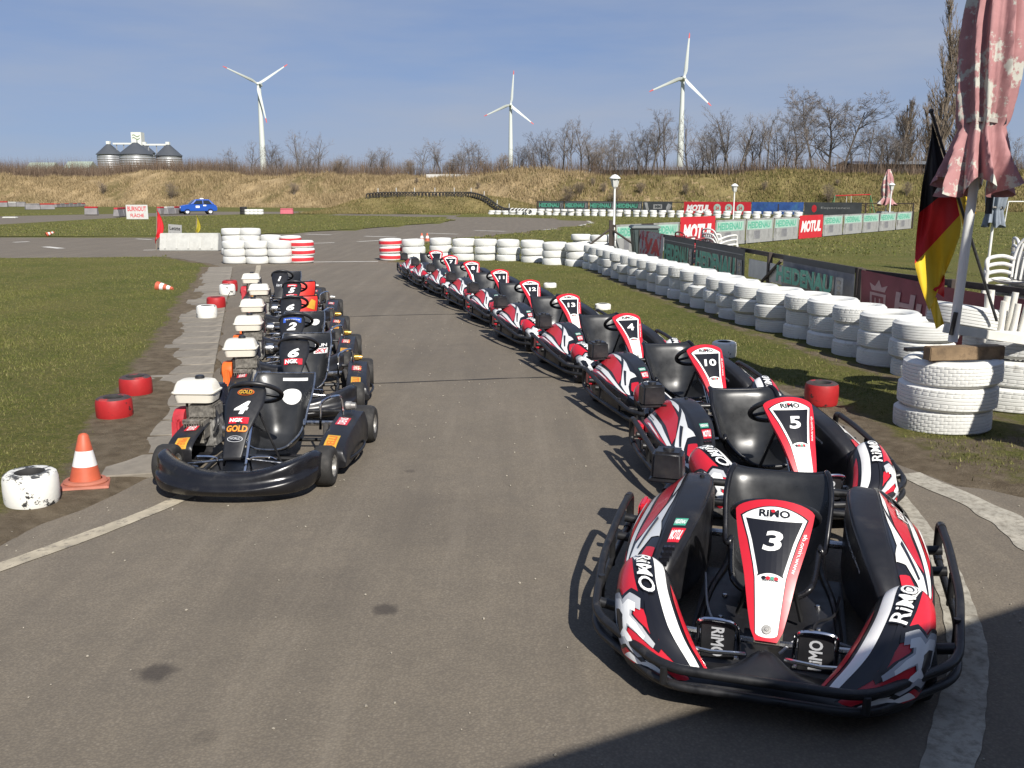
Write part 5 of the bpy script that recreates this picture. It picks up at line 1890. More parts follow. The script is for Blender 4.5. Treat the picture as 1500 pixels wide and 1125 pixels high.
banner(L1, tp(1150), L1.L - .02, .05, .94, 'banner_mid', [('banner_dark', rect2(0, .90, 1, 1)), ('banner_grey', rect2(0, .52, 1, .54))] + chk +
       [('black_print', word('HEIDENAU', .44, .69, .84, .30, .07)), ('banner_green', word('HEIDENAU', .43, .70, .82, .28, .045)), ('banner_grey', rect2(.88, .54, .97, .84))] +
       [('black_print', rect2(.905, .58 + .08 * k_, .945, .63 + .08 * k_)) for k_ in range(3)], 'grey banner with green lettering above a chequered flag', seed=4)
crown = [(.05, .62), (.04, .72), (.065, .68), (.08, .78), (.095, .68), (.12, .72), (.11, .62)]
banner(L1b, .05, 5.4, .04, .92, 'banner_maroon', [('maroon_letter', poly2([(a * .8 + .001, b + .13) for a, b in crown])), ('maroon_letter', rect2(.035, .40, .095, .72)), ('banner_maroon', rect2(.043, .44, .087, .68)),
       ('maroon_letter', word('H', .065, .56, .022, .18, .02)), ('maroon_letter', word('Husqvarna', .34, .58, .42, .44, .03)), ('maroon_letter', word('Husqvarna', .80, .58, .36, .44, .03))],
       'sagging dark red banner with faded crown emblem and lettering', sag=.10, wave=.03, seed=5)
gx0, gx1 = tp(1096), tp(1149)
for z in (.62, .24):
    o = MB().box((0, 0, 0), ((gx1 - gx0) * .96, .02, .30)).build('board', 'board_white', loc=L1.P((gx0 + gx1) / 2, z, .0) + Vector((0, 0, 0)), rot=(0, 0, math.atan2(L1.d.y, L1.d.x)))
    tag(o, 'pale board filling the %s of the gap between the lettered banners' % ('top' if z > .5 else 'bottom'), 'board')
a, b = L1.P(gx0 + .1, .10, .05), L1.P(gx1 - .05, .85, .05)
tag(MB().tube([a, b], .028, 6).build('brace', 'post_brown'), 'brown diagonal brace across the gap between the banners', 'brace')

L2 = Line((3.05, 28.0), (23.2, 52.6))
tp = L2.at_px
fence('fence', L2, tp(897), tp(1337), .97, 2.6, 'long low fence of pale banners crossing the lawn')
for a, b, kind, lab in ((900, 937, 'h1', 'pale green lettered banner beside the white lamp, start of the lawn fence'), (955, 993, 'h1', 'pale green lettered banner left of the tall red banner'), (994, 1045, 'm', 'tall red banner with white lettering behind the chairs'),
                        (1046, 1090, 'h1', 'pale banner with green lettering directly right of the tall red banner'), (1091, 1131, 'h1', 'pale banner with green lettering, second from the tall red banner'),
                        (1132, 1168, 'h1', 'pale banner with green lettering just before the smaller red banner'), (1169, 1203, 'm2', 'smaller red banner with white lettering on the lawn fence'),
                        (1204, 1233, 'h1', 'pale banner with green lettering right after the smaller red banner'), (1234, 1261, 'h1', 'pale banner with green lettering two along from the smaller red banner'),
                        (1262, 1286, 'h1', 'pale banner with green lettering before the grey bin'), (1287, 1311, 'h1', 'pale banner with green lettering behind the grey bin'), (1312, 1334, 'h1', 'pale banner with green lettering at the far corner post')):
    if kind == 'h1':
        banner(L2, tp(a), tp(b), .06, .96, 'banner_grey', heid(False), lab, seed=a, wave=.02)
    else:
        banner(L2, tp(a), tp(b), .04, 1.0 if kind == 'm2' else 1.12, 'banner_red', motul(.52, .86, .5), lab, seed=a)
# end post with struts, near the white lamp
o0 = L2.P(tp(897) - .1, 0)
ep = thing('fence_strut', 'brown end post with slanting struts at the corner of the tyre walls', 'post', o0)
MB().box((0, 0, .55), (.10, .10, 1.1)).build('post', 'post_brown', ep, bevel=.006)
for dx in (-1.1, 1.2):
    MB().tube([(0, 0, .85), (dx, -.3, .05)], .035, 6).build('strut', 'post_brown', ep)

L3 = Line((2.6, 88.0), (31.0, 66.0))
tp = L3.at_px
fence('fence', L3, tp(787), tp(1337), 1.25, 3.4, 'far track fence with dark rails and banners below the embankment', True, (.15, .97), w=.1)
for a, b, kind, lab in ((789, 826, 'h', 'dark green lettered banner at the left end of the far fence'), (828, 862, 'h', 'dark green lettered banner second from the left end of the far fence'),
                        (864, 941, 'h2', 'double dark green lettered banner on the far fence'), (942, 985, 'd', 'black banner with pale emblems on the far fence'), (1002, 1100, 'm', 'long red banner with white lettering and three round emblems'),
                        (1101, 1177, 'b', 'blue banner on the far fence'), (1178, 1262, 'k', 'black banner with a red dot on the far fence')):
    z0, z1 = .42, 1.27
    if kind == 'h':
        banner(L3, tp(a), tp(b), z0, z1, 'banner_dark', heid(), lab, seed=a)
    elif kind == 'h2':
        banner(L3, tp(a), tp(b), z0, z1, 'banner_dark', heid(True, 2), lab, seed=a)
    elif kind == 'd':
        banner(L3, tp(a), tp(b), z0 - .1, z1, 'banner_dark', [('banner_grey', poly2([(.05, .9), (.15, .9), (.22, .2), (.12, .25)])), ('banner_grey', rect2(.36, .35, .66, .75)), ('banner_dark', word('MM', .51, .55, .2, .25, .05)),
               ('banner_grey', poly2([(.80, .2), (.92, .3), (.98, .7), (.86, .85), (.80, .5)]))], lab, seed=a)
    elif kind == 'm':
        it = [('white_print', word('MOTUL', .22, .5, .36, .52, .06, .2))]
        for cx in (.51, .68, .85):
            it += [('banner_mint', poly2(circle2(cx, .5, .055, .34, 14))), ('banner_red', word('24', cx, .5, .05, .3, .03))]
        banner(L3, tp(a), tp(b), z0 - .15, z1, 'banner_red', it, lab, seed=a)
    elif kind == 'b':
        banner(L3, tp(a), tp(b), z0 - .1, z1, 'banner_blue', [('white_print', word('www.kartbahn', .74, .3, .40, .12, .01))], lab, seed=a)
    else:
        banner(L3, tp(a), tp(b), z0 - .1, z1, 'banner_dark', [('banner_red', poly2(circle2(.18, .5, .045, .3, 14))), ('banner_grey', word('Experience', .55, .55, .5, .2, .0))], lab, seed=a)
# white tyres in front of the far fence
random.seed(21)
t = tp(782) - 3
while t < L3.at_px(1190):
    p = L3.P(t, 0, 2.6)
    stack(p.x, p.y, 3 if t > 1 else 2, TYF, 'white tyre of the long stacked row before the far fence', 'white tyres before the far fence', .19, .06)
    t += .82

# ------------------------------------------------------------------ lamps, bin, parasols, goal, swing
mat('lamp_white', (0.72, 0.72, 0.70), 0.4, var=0.05)
mat('lamp_glass', (0.60, 0.60, 0.57), 0.25)
mat('bin_grey', (0.055, 0.075, 0.075), 0.5, var=0.15)


def lamp(px, Y, h, lab):
    p = AT(px, 300, Y)
    c = thing('lamp_post', lab, 'lamp', (p.x, Y, 0), 0, 'white lamp posts on the lawn')
    MB().lathe([(.05, 0), (.05, .25), (.035, .30), (.030, h - .42), (.05, h - .40), (.03, h - .36)], 12).build('pole', 'lamp_white', c)
    hd = MB().lathe([(.07, h - .37), (.08, h - .36), (.135, h - .12), (.135, h - .11)], 6).build('lantern', 'lamp_glass', c, smooth=0)
    MB().lathe([(.17, h - .12), (.17, h - .10), (.10, h - .03), (.04, h), (.001, h + .01)], 12).build('cap', 'lamp_white', hd)
    for i in range(6):
        q = math.pi / 3 * i
        MB().tube([(.075 * math.cos(q), .075 * math.sin(q), h - .37), (.138 * math.cos(q), .138 * math.sin(q), h - .11)], .008, 4).build('lantern_bar', 'lamp_white', hd)


lamp(900, 28.6, 2.44, 'white lamp post standing at the fence corner by the tyre walls')
lamp(1075, 44, 2.35, 'white lamp post standing between the red banners')
lamp(1304, 49, 2.45, 'white lamp post beside the far pink parasol')
p = AT(1293, 330, 49.6)
bn = thing('litter_bin', 'dark grey wheeled bin in front of the pale banners', 'bin', (p.x, 49.4, 0))
MB().loft([[(sx * w, sy * w * 1.1, z) for sx, sy in ((-1, -1), (1, -1), (1, 1), (-1, 1))] for z, w in ((.05, .24), (.9, .32))]).build('body', 'bin_grey', bn, bevel=.03)
MB().box((0, 0, .94), (.72, .78, .08), 0, None, (.9, .9)).build('lid', 'bin_grey', bn, bevel=.02)
for sx in (-1, 1):
    MB().lathe([(.001, .03), (.09, .03), (.09, -.03), (.001, -.03)], 12, 0, Matrix.Rotation(math.pi / 2, 4, 'Y')).build('wheel', 'old_rubber', bn, loc=(sx * .27, .30, .09))
p = AT(937, 350, 26.5)
bn2 = thing('litter_bin', 'dark bin standing behind the torn red and white banner', 'bin', (p.x, 25.6, 0))
MB().loft([[(sx * w, sy * w * 1.1, z) for sx, sy in ((-1, -1), (1, -1), (1, 1), (-1, 1))] for z, w in ((.05, .26), (.95, .36))]).build('body', 'bin_grey', bn2, bevel=.03)
MB().box((0, 0, .99), (.80, .84, .08), 0, None, (.9, .9)).build('lid', 'bin_grey', bn2, bevel=.02)
p = AT(1298, 300, 51.5)
parasol('small far pink parasol, closed, beside the white lamp post', (p.x, 51.5, 0), .03, 1.3, 3.2, .42, .30, 'canopy_pink', (0, 0), 3, 6)
p = AT(1456, 300, 21)
parasol('grey closed parasol behind the stacked white chairs', (p.x, 21, 0), .03, 1.18, 2.9, .17, .20, 'canopy_grey', (.05, 0), 4, 7)
gl = thing('goal_frame', 'white metal goal frame far out on the lawn', 'goal', (AT(1490, 320, 62).x, 62, 0))
for a, b in (((-.8, 0, 0), (-.7, 0, 1.4)), ((-.7, 0, 1.4), (1.9, 0, 1.4)), ((1.9, 0, 1.4), (1.9, 0, 0)), ((-.7, 0, 1.4), (-.8, .9, 0))):
    MB().tube([a, b], .035, 6).build('bar', 'lamp_white', gl)
mat('swing_green', (0.06, 0.16, 0.06), 0.5)
sg = thing('swing_frame', 'swing frame with red top bar and green legs below the embankment', 'swing', (AT(1248, 300, 80).x, 80, 0))
MB().tube([(-1.5, 0, 1.75), (1.5, 0, 1.85)], .05, 6).build('top_bar', 'red_tyre', sg)
for sx in (-1, 1):
    for dy in (-.6, .6):
        MB().tube([(sx * 1.5, 0, 1.8), (sx * 1.85, dy, 0)], .04, 6).build('leg', 'swing_green', sg)
for x_ in (-.5, -.1):
    MB().tube([(x_, 0, 1.8), (x_, 0, .5)], .015, 5).build('rope', 'lamp_white', sg)
MB().box((-.3, 0, .5), (.45, .2, .04)).build('swing_seat', 'black_plastic', sg)

# ------------------------------------------------------------------ left middle distance: barrier, flags, signs
mat('barrier_white', (0.44, 0.44, 0.41), 0.7, var=0.12, vscale=5, col2=(0.36, 0.35, 0.32), c2=(0.5, 0.75), c2scale=4)
pa, pb = G(238, 367), G(323, 367)
rz = math.atan2(pb.y - pa.y, pb.x - pa.x)
br = thing('concrete_barrier', 'long white barrier with sloping ribbed face beside the tyre stacks', 'barrier', tuple((pa + pb) / 2), rz)
Lb = (pb - pa).length
prof = [(-.28, 0), (-.28, .10), (-.17, .42), (-.14, .58), (.14, .58), (.17, .42), (.28, .10), (.28, 0)]
MB().loft([[(x_, a, b) for a, b in prof] for x_ in (-Lb / 2, Lb / 2)]).build('body', 'barrier_white', br, bevel=.02)
for i in range(5):
    x_ = -Lb / 2 + Lb * (i + .5) / 5
    MB().box((0, 0, 0), (.07, .03, .40)).build('rib', 'barrier_white', br, bevel=.008, loc=(x_, -.225, .26), rot=(R(-19), 0, 0))
mat('cloth_red', (0.62, 0.02, 0.03), 0.7, var=0.08)
mat('cloth_yellow', (0.40, 0.34, 0.03), 0.7, var=0.1)
mat('stick', (0.25, 0.2, 0.15), 0.7)


def small_flag(px, top, bot, Y, m, w, lab):
    a, b = AT(px, top, Y), AT(px - 2, bot, Y)
    c = thing('marshal_flag', lab, 'flag', (b.x, Y, 0))
    MB().tube([(0, 0, 0), (a.x - b.x, 0, a.z)], .012, 6).build('stick', 'stick', c)
    hh = a.z - b.z
    S = Surf(None, 12, 10, lambda u, v: Vector(((a.x - b.x) * (1 - u) + v * w * math.sin(min(1, u * 1.15) * math.pi) ** .6 * (.3 + .7 * u), .05 * math.sin(v * 9 + u * 3), a.z - hh * u + .04 * math.sin(v * 6))))
    S.put(MB(), caps=False).build('cloth', m, c, smooth=70)


small_flag(230, 308, 355, 31.6, 'cloth_red', .42, 'red marshal flag hanging at the end of the white barrier')
small_flag(288, 316, 346, 32.2, 'cloth_yellow', .28, 'faded yellow marshal flag standing behind the white barrier')


def sign(pa_, pb_, Y, bg, lines, lab, posts=True, tilt=0.0, m='red_print'):
    a, b = AT(pa_[0], pa_[1], Y), AT(pb_[0], pb_[1], Y)
    c = thing('sign', lab, 'sign', ((a.x + b.x) / 2, Y, 0))
    w, hh, zc = b.x - a.x, a.z - b.z, (a.z + b.z) / 2
    bd = MB().box((0, 0, 0), (w, .03, hh)).build('board', bg, c, loc=(0, 0, zc), rot=(0, R(tilt), 0))
    for s_, cy, fw, fh in lines:
        M = Matrix.Translation((0, -.018, hh * cy)) @ Matrix.Rotation(math.pi / 2, 4, 'X')
        flat(MB(), text_fit(s_, w * fw, hh * fh, .02), 0, M).build('lettering', m, bd, smooth=0)
    if posts:
        for sx in (-1, 1):
            MB().tube([(sx * w * .4, .04, 0), (sx * w * .4, .04, zc + hh * .3)], .025, 6).build('post', 'stick', c)
    return c


sign((184, 300), (217.5, 321), 70, 'banner_white', [('BURNOUT', .22, .86, .34), ('FLÄCHE', -.22, .62, .30)], 'white burnout area sign with dark red capitals on the grass island')
sign((246, 329), (267, 350), 32.6, 'banner_grey', [('Letzte', .24, .8, .26), ('Runde', -.22, .8, .26)], 'grey last lap sign with dark handwriting behind the white barrier', True, 4, 'black_print')

# track barriers far left: grey bodies with red or white caps
mat('barrier_grey', (0.20, 0.19, 0.19), 0.7, var=0.2, vscale=2)
mat('barrier_pink', (0.45, 0.10, 0.13), 0.6, var=0.1)


def track_barrier(pa_, pb_, h, cap, lab, body='barrier_grey'):
    a, b = G(*pa_), G(*pb_)
    L_ = (b - a).length
    c = thing('track_barrier', lab, 'barrier', tuple((a + b) / 2), math.atan2(b.y - a.y, b.x - a.x), 'barriers along the far track')
    nseg = max(1, round(L_ / 1.6))
    for i in range(nseg):
        x_ = -L_ / 2 + L_ * (i + .5) / nseg
        w_ = L_ / nseg * .97
        bd = MB().box((0, 0, h * .42), (w_, .5, h * .76), 0, None, (.98, .6)).build('block', body, c, bevel=.03, seg=1, loc=(x_, 0, .04))
        MB().box((0, 0, h * .9), (w_ * .98, .30, h * .2)).build('cap', cap[i % len(cap)], bd, bevel=.02, seg=1)


RT, WT = 'red_tyre', 'barrier_white'
track_barrier((0, 304), (12, 304), .85, [RT], 'red capped barrier block at the foot of the embankment')
track_barrier((12, 303.5), (38, 303.5), .75, [WT, 'barrier_grey', WT], 'white and grey capped barrier row beside the red capped block')
track_barrier((37, 308), (80, 307.5), .75, ['barrier_grey', RT, WT, RT, WT], 'long barrier row with alternating red and white caps')
track_barrier((81, 304.5), (124, 303), .55, ['red_cowl', 'barrier_grey'], 'low dark barrier row running along the embankment foot')
track_barrier((125, 315.5), (144, 315.5), .75, [RT], 'lone grey barrier block with a red cap on the grass')
track_barrier((170, 318.5), (186, 317), .75, ['red_cowl', RT], 'grey barrier partly behind the burnout sign')
track_barrier((232, 315), (244, 314.5), .70, ['red_cowl'], 'dark capped barrier block before the blue car')
track_barrier((243, 315), (265, 314), .72, [WT, RT], 'white and red capped barrier touching the nose of the blue car')
track_barrier((411, 314.5), (430, 314.5), .55, ['barrier_pink'], 'pink plastic barrier on the far grass', 'barrier_pink')
o = MB().box((0, 0, .06), (1.1, .5, .10), 0, None, (.9, .8)).build('marker_plate', 'barrier_white', bevel=.02, loc=G(15, 319.5))
tag(o, 'flat white marker block lying on the far road', 'marker')
for i, px in enumerate((357, 363, 369, 375, 381)):
    p = G(px, 314.5)
    for k_ in range(2 if i else 3):
        o = obj('tyre', TYF if i else TYK, None, (p.x, p.y, .14 + .24 * k_), (0, 0, i))
        o.scale = (1.1, 1.1, 1.2)
        tag(o, 'white tyre in the small bundle on the far track' if i else 'black tyre at the end of the small white bundle', 'tyre', 'tyre bundle on the far track' if i else 'black tyres of the far bundle')

# ------------------------------------------------------------------ blue car
mat('car_blue', (0.015, 0.075, 0.36), 0.25, coat=0.6, var=0.05)
mat('car_glass', (0.02, 0.025, 0.03), 0.08)
mat('car_lamp', (0.7, 0.7, 0.68), 0.15)
car = thing('parked_car', 'small blue car with white stickers parked on the far track', 'car', tuple(G(290, 314.0)), R(-152))
# nose towards +x in local space
sil = [(-1.65, .30), (-1.72, .55), (-1.62, .82), (-1.45, .93), (-1.05, 1.34), (-.75, 1.40), (.10, 1.40), (.28, 1.35), (.72, .95), (1.30, .88), (1.60, .78), (1.68, .55), (1.62, .30)]
wl = [.62, .68, .70, .71, .56, .55, .55, .56, .70, .70, .66, .64, .60]
bodyp = [(x_, z_) for x_, z_ in sil]
mb = MB()
low = [(-1.65, .30), (-1.72, .55), (-1.62, .82), (-1.45, .93), (.72, .95), (1.30, .88), (1.60, .78), (1.68, .55), (1.62, .30)]
for w_, pts in ((.72, low),):
    mb.loft([[(x_ * .985, -w_, z_ * (.99)) for x_, z_ in pts], [(x_, -w_ * .93, z_) for x_, z_ in pts], [(x_, w_ * .93, z_) for x_, z_ in pts], [(x_ * .985, w_, z_ * .99) for x_, z_ in pts]])
cab0 = [(-1.45, .92), (.74, .94)]
mb.loft([[(-1.48, -.68, .92), (.76, -.68, .94), (.76, .68, .94), (-1.48, .68, .92)], [(-1.08, -.56, 1.34), (.26, -.56, 1.34), (.26, .56, 1.34), (-1.08, .56, 1.34)], [(-.95, -.48, 1.41), (.12, -.48, 1.41), (.12, .48, 1.41), (-.95, .48, 1.41)]])
mb.build('body', 'car_blue', car, bevel=.04)
for sy in (-1, 1):
    for x0, x1, x2, x3 in ((-.38, .50, .17, -.36), (-1.22, -.45, -.45, -.98)):
        MB().add([(x0, sy * .675, .97), (x1, sy * .675, .97), (x2, sy * .575, 1.31), (x3, sy * .575, 1.31)], [(0, 1, 2, 3)]).build('side_window', 'car_glass', car, loc=(0, sy * .012, 0))
    for x_ in (-1.05, 1.05):
        w_ = obj('wheel', None, car, (x_, sy * .64, .27))
        MB().lathe([(.16, -.08), (.27, -.08), (.28, 0), (.27, .08), (.16, .08)], 20, 0, Matrix.Rotation(math.pi / 2, 4, 'X')).build('tyre', 'old_rubber', w_)
        MB().lathe([(.001, .085), (.16, .075), (.165, 0), (.16, -.075), (.001, -.085)], 16, 0, Matrix.Rotation(math.pi / 2, 4, 'X')).build('rim', 'car_lamp', w_)
    MB().lathe([(.001, .03), (.09, .02), (.10, 0), (.10, -.03)], 14, 0, Matrix.Rotation(math.pi / 2, 4, 'Y')).build('headlight', 'car_lamp', car, loc=(1.655, sy * .48, .62))
    MB().box((0, 0, 0), (.35, .012, .20)).build('sticker', 'white_print', car, loc=(.10, sy * .722, .72))
    MB().box((0, 0, 0), (.28, .012, .12)).build('sticker', 'white_print', car, loc=(-.55, sy * .722, .84))
MB().add([(.78, -.60, .965), (.78, .60, .965), (.31, .51, 1.33), (.31, -.51, 1.33)], [(0, 1, 2, 3)]).build('windscreen', 'car_glass', car, loc=(.02, 0, .01))
MB().box((1.68, 0, .36), (.10, 1.30, .12)).build('bumper', 'black_plastic', car, bevel=.02)
MB().box((-.4, 0, 1.47), (.35, .55, .09), 0, None, (.8, .8)).build('roof_sign', 'white_print', car, bevel=.02)

# ------------------------------------------------------------------ embankment and mound
mat('straw', (0.285, 0.212, 0.118), 0.95, var=0.30, vscale=0.35, col2=(0.125, 0.100, 0.045), c2=(0.48, 0.60), c2scale=0.16, spec=0.1, bump=1.0, bscale=1.6, dist=0.35)
mat('bank_green', (0.185, 0.148, 0.066), 0.95, var=0.30, vscale=0.35, col2=(0.09, 0.085, 0.026), c2=(0.42, 0.62), c2scale=0.15, spec=0.1, bump=1.0, bscale=1.6, dist=0.35)
bx = np.array([-400, -200, -100, -50, -20, 0, 20, 45, 90, 200, 400.])
by = np.array([190, 172, 152, 140, 128, 116, 106, 100, 98, 92, 92.])
bh = np.array([5.5, 5.4, 5.0, 4.75, 4.6, 4.35, 4.1, 4.2, 4.4, 4.5, 4.5])


def bank_base(x):
    return np.interp(x, bx, by)


def bank(x, y):
    """height of the embankment at a point"""
    d = np.clip((y - bank_base(x)) / 11.0, 0, 1)
    h = np.interp(x, bx, bh)
    n_ = np.sin(x * .21 + 1) * .40 + np.sin(x * .13 + 2) * .30 + np.sin(x * .53 + y * .3) * .25 + np.sin(x * 1.3 - y * .8) * .12 + np.sin(x * .09) * .3
    s_ = d * d * (3 - 2 * d)
    back = np.clip((y - bank_base(x) - 16) / 30, 0, 1)
    return (s_ * (h + n_ * .55) + n_ * .25 * (d > 0) * (d < 1)) * (1 - back * .75)


ex = np.concatenate([np.linspace(-400, -130, 60), np.linspace(-129, 129, 400), np.linspace(130, 400, 60)])
ed = np.concatenate([np.linspace(-1.5, 17, 40), np.linspace(18, 60, 12)])
EX, ED = np.meshgrid(ex, ed)
EY = bank_base(EX) + ED
EZ = bank(EX, EY) - .05
me = bpy.data.meshes.new('embankment')
nd, nx_ = EX.shape
idx = np.arange(nd * nx_).reshape(nd, nx_)
q4 = np.stack([idx[:-1, :-1], idx[:-1, 1:], idx[1:, 1:], idx[1:, :-1]], -1).reshape(-1, 4)
me.from_pydata(np.stack([EX, EY, EZ], -1).reshape(-1, 3).tolist(), [], q4.tolist())
me.materials.append(MATS['straw'])
me.materials.append(MATS['bank_green'])
cx_ = EX[:-1, :-1].reshape(-1) + np.sin(EY[:-1, :-1].reshape(-1) * .5) * 4
me.polygons.foreach_set('material_index', (cx_ + rng.normal(0, 5, cx_.shape) > 12).astype(np.int32))
me.polygons.foreach_set('use_smooth', [True] * len(me.polygons))
structure(obj('embankment', me))


def mound_h(x, y):
    # low rise carrying the black tyre row
    sx_ = np.clip((x + 21) / 7, 0, 1) * np.clip((6 - x) / 9, 0, 1)
    sy_ = np.clip((y - 91) / 6, 0, 1) * np.clip((116 - y) / 8, 0, 1)
    f = lambda t: t * t * (3 - 2 * t)
    return f(sx_) * f(sy_) * 1.55


mx, my = np.linspace(-22, 7, 60), np.linspace(90, 117, 50)
MX, MY = np.meshgrid(mx, my)
MZ = mound_h(MX, MY) + .01 + .05 * np.sin(MX * 1.3 + MY)
me = bpy.data.meshes.new('mound')
idx = np.arange(MX.size).reshape(MX.shape)
q4 = np.stack([idx[:-1, :-1], idx[:-1, 1:], idx[1:, 1:], idx[1:, :-1]], -1).reshape(-1, 4)
me.from_pydata(np.stack([MX, MY, MZ], -1).reshape(-1, 3).tolist(), [], q4.tolist())
me.materials.append(MATS['bank_green'])
me.polygons.foreach_set('use_smooth', [True] * len(me.polygons))
structure(obj('mound', me))


# ------------------------------------------------------------------ grass as blades
def blade_mat(name, c0, c1, c2):
    m = bpy.data.materials.new(name)
    m.use_nodes = True
    n, l = m.node_tree.nodes, m.node_tree.links
    b = n['Principled BSDF']
    b.inputs['Roughness'].default_value = 0.8
    b.inputs['Specular IOR Level'].default_value = 0.2
    g = n.new('ShaderNodeNewGeometry')
    r = n.new('ShaderNodeValToRGB')
    e = r.color_ramp.elements
    e[0].position, e[0].color = 0.0, c0 + (1,)
    e[1].position, e[1].color = 1.0, c2 + (1,)
    k = e.new(.6)
    k.color = c1 + (1,)
    l.new(g.outputs['Random Per Island'], r.inputs['Fac'])
    l.new(r.outputs['Color'], b.inputs['Base Color'])
    MATS[name] = m


blade_mat('lawn_blades', (0.090, 0.106, 0.022), (0.145, 0.146, 0.042), (0.225, 0.195, 0.085))
blade_mat('straw_blades', (0.175, 0.130, 0.066), (0.275, 0.205, 0.112), (0.36, 0.275, 0.155))
blade_mat('green_blades', (0.105, 0.098, 0.032), (0.170, 0.138, 0.056), (0.26, 0.195, 0.095))


def blades(name, P, hgt, wid, m, lean=.5):
    """one thin triangle per point; P is (n, 3)"""
    n_ = len(P)
    a = rng.uniform(0, 2 * np.pi, n_)
    d = np.stack([np.cos(a), np.sin(a), np.zeros(n_)], -1)
    h = hgt * rng.uniform(.5, 1.3, n_)
    w = wid * rng.uniform(.6, 1.4, n_)
    la = rng.uniform(0, 2 * np.pi, n_)
    ln_ = rng.uniform(0, lean, n_) * h
    tip = P + np.stack([np.cos(la) * ln_, np.sin(la) * ln_, h], -1)
    V = np.concatenate([P - d * w[:, None] / 2, P + d * w[:, None] / 2, tip], 1).reshape(-1, 3)
    me = bpy.data.meshes.new(name)
    me.vertices.add(3 * n_)
    me.vertices.foreach_set('co', V.astype(np.float32).reshape(-1))
    me.loops.add(3 * n_)
    me.loops.foreach_set('vertex_index', np.arange(3 * n_, dtype=np.int32))
    me.polygons.add(n_)
    me.polygons.foreach_set('loop_start', np.arange(0, 3 * n_, 3, dtype=np.int32))
    me.update()
    me.validate()
    me.materials.append(MATS[m])
    return obj(name, me)


def scatter_lawn(n_, x0, x1, y0, y1, dens=None):
    x = rng.uniform(x0, x1, n_)
    y = y0 + (y1 - y0) * rng.uniform(0, 1, n_) ** 1.25
    vis = np.abs(x) < (y * CT + H * ST) * (760 / F) + .6
    x, y = x[vis], y[vis]
    k = ~inside(ASPH, x, y)
    x, y = x[k], y[k]
    ed_ = edge_dist(ASPH, x, y)
    sd = np.where((y > 5.5) & (y < 24), slab_x(y) - .66 - x, 9)
    wv = np.sin(x * 1.3 + y * .7) * .5 + np.sin(x * 2.9 - y * 1.9 + 1) * .3 + np.sin(x * .6 - y * .45) * .4
    lim = np.where(x < 0, .42, .30) + .20 * wv + rng.normal(0, .10, x.shape)
    lim = np.where((x > 1) & (y < 9), lim + .15, lim)
    keep = (ed_ > lim) & ((sd > .34 + .18 * wv + rng.normal(0, .12, x.shape)) | (x > 0)) & ~((x < 0) & (sd < 0))
    txx = np.interp(-y, -tyl[:, 1], tyl[:, 0])
    keep &= ~((x > 0) & (y > 6) & (y < 23) & (np.abs(x - txx + .02) < .30 + rng.normal(0, .12, x.shape)))
    clump = np.sin(x * 5.1 + np.sin(y * 3.7) * 1.5) * np.sin(y * 4.3 + np.sin(x * 2.9) * 1.7)
    keep &= rng.uniform(0, 1, x.shape) < .62 + .38 * clump
    x, y = x[keep], y[keep]
    return np.stack([x, y, np.full(x.shape, .012)], -1)


Pn = np.concatenate([scatter_lawn(330000, -10.5, -1.5, 4.3, 18), scatter_lawn(170000, .3, 9, 5.6, 18)])
stuff(blades('lawn_grass', Pn, .035, .010, 'lawn_blades', 1.0))
Pn = np.concatenate([scatter_lawn(150000, -17, -3, 11, 28), scatter_lawn(120000, -2, 11, 11, 28)])
stuff(blades('lawn_grass', Pn, .038, .014, 'lawn_blades', 1.0))
x = rng.uniform(-60, 60, 150000)
y = rng.uniform(28, 92, 150000)
k = (~inside(ASPH, x, y) | inside(ISLE, x, y)) & (np.abs(x) < y * .58)
stuff(blades('lawn_grass', np.stack([x[k], y[k], np.full(k.sum(), .02)], -1),   .06, .05, 'lawn_blades', 1.2))
# long dry grass on the bank
n_ = 240000
x = rng.uniform(-130, 110, n_)
y = bank_base(x) + rng.uniform(-.5, 15, n_)
k = (np.abs(x) < y * .60)
clump = np.sin(x * .9 + np.sin(y * .7)) * np.sin(y * 1.1 + np.sin(x * .5)) + np.sin(x * .23) * .5
k &= rng.uniform(0, 1, n_) < .55 + .45 * clump
x, y = x[k], y[k]
z = bank(x, y) - .05
gr = x + rng.normal(0, 10, x.shape) + 6 * np.sin(y * .6) > 10
tall = .55 + .45 * np.clip(np.sin(x * .7 + np.sin(y * .9) * 2) * np.sin(y * .8 + np.sin(x * .4) * 2) + .5, 0, 1.4)
stuff(blades('dry_grass', np.stack([x[~gr], y[~gr], z[~gr]], -1), .62 * tall[~gr], .09, 'straw_blades', .7))
stuff(blades('dry_grass', np.stack([x[gr], y[gr], z[gr]], -1), .40, .09, 'green_blades', .7))
x, y = rng.uniform(-21, 6, 14000), rng.uniform(91, 104, 14000)
stuff(blades('dry_grass', np.stack([x, y, mound_h(x, y)], -1), .22, .08, 'green_blades', .9))

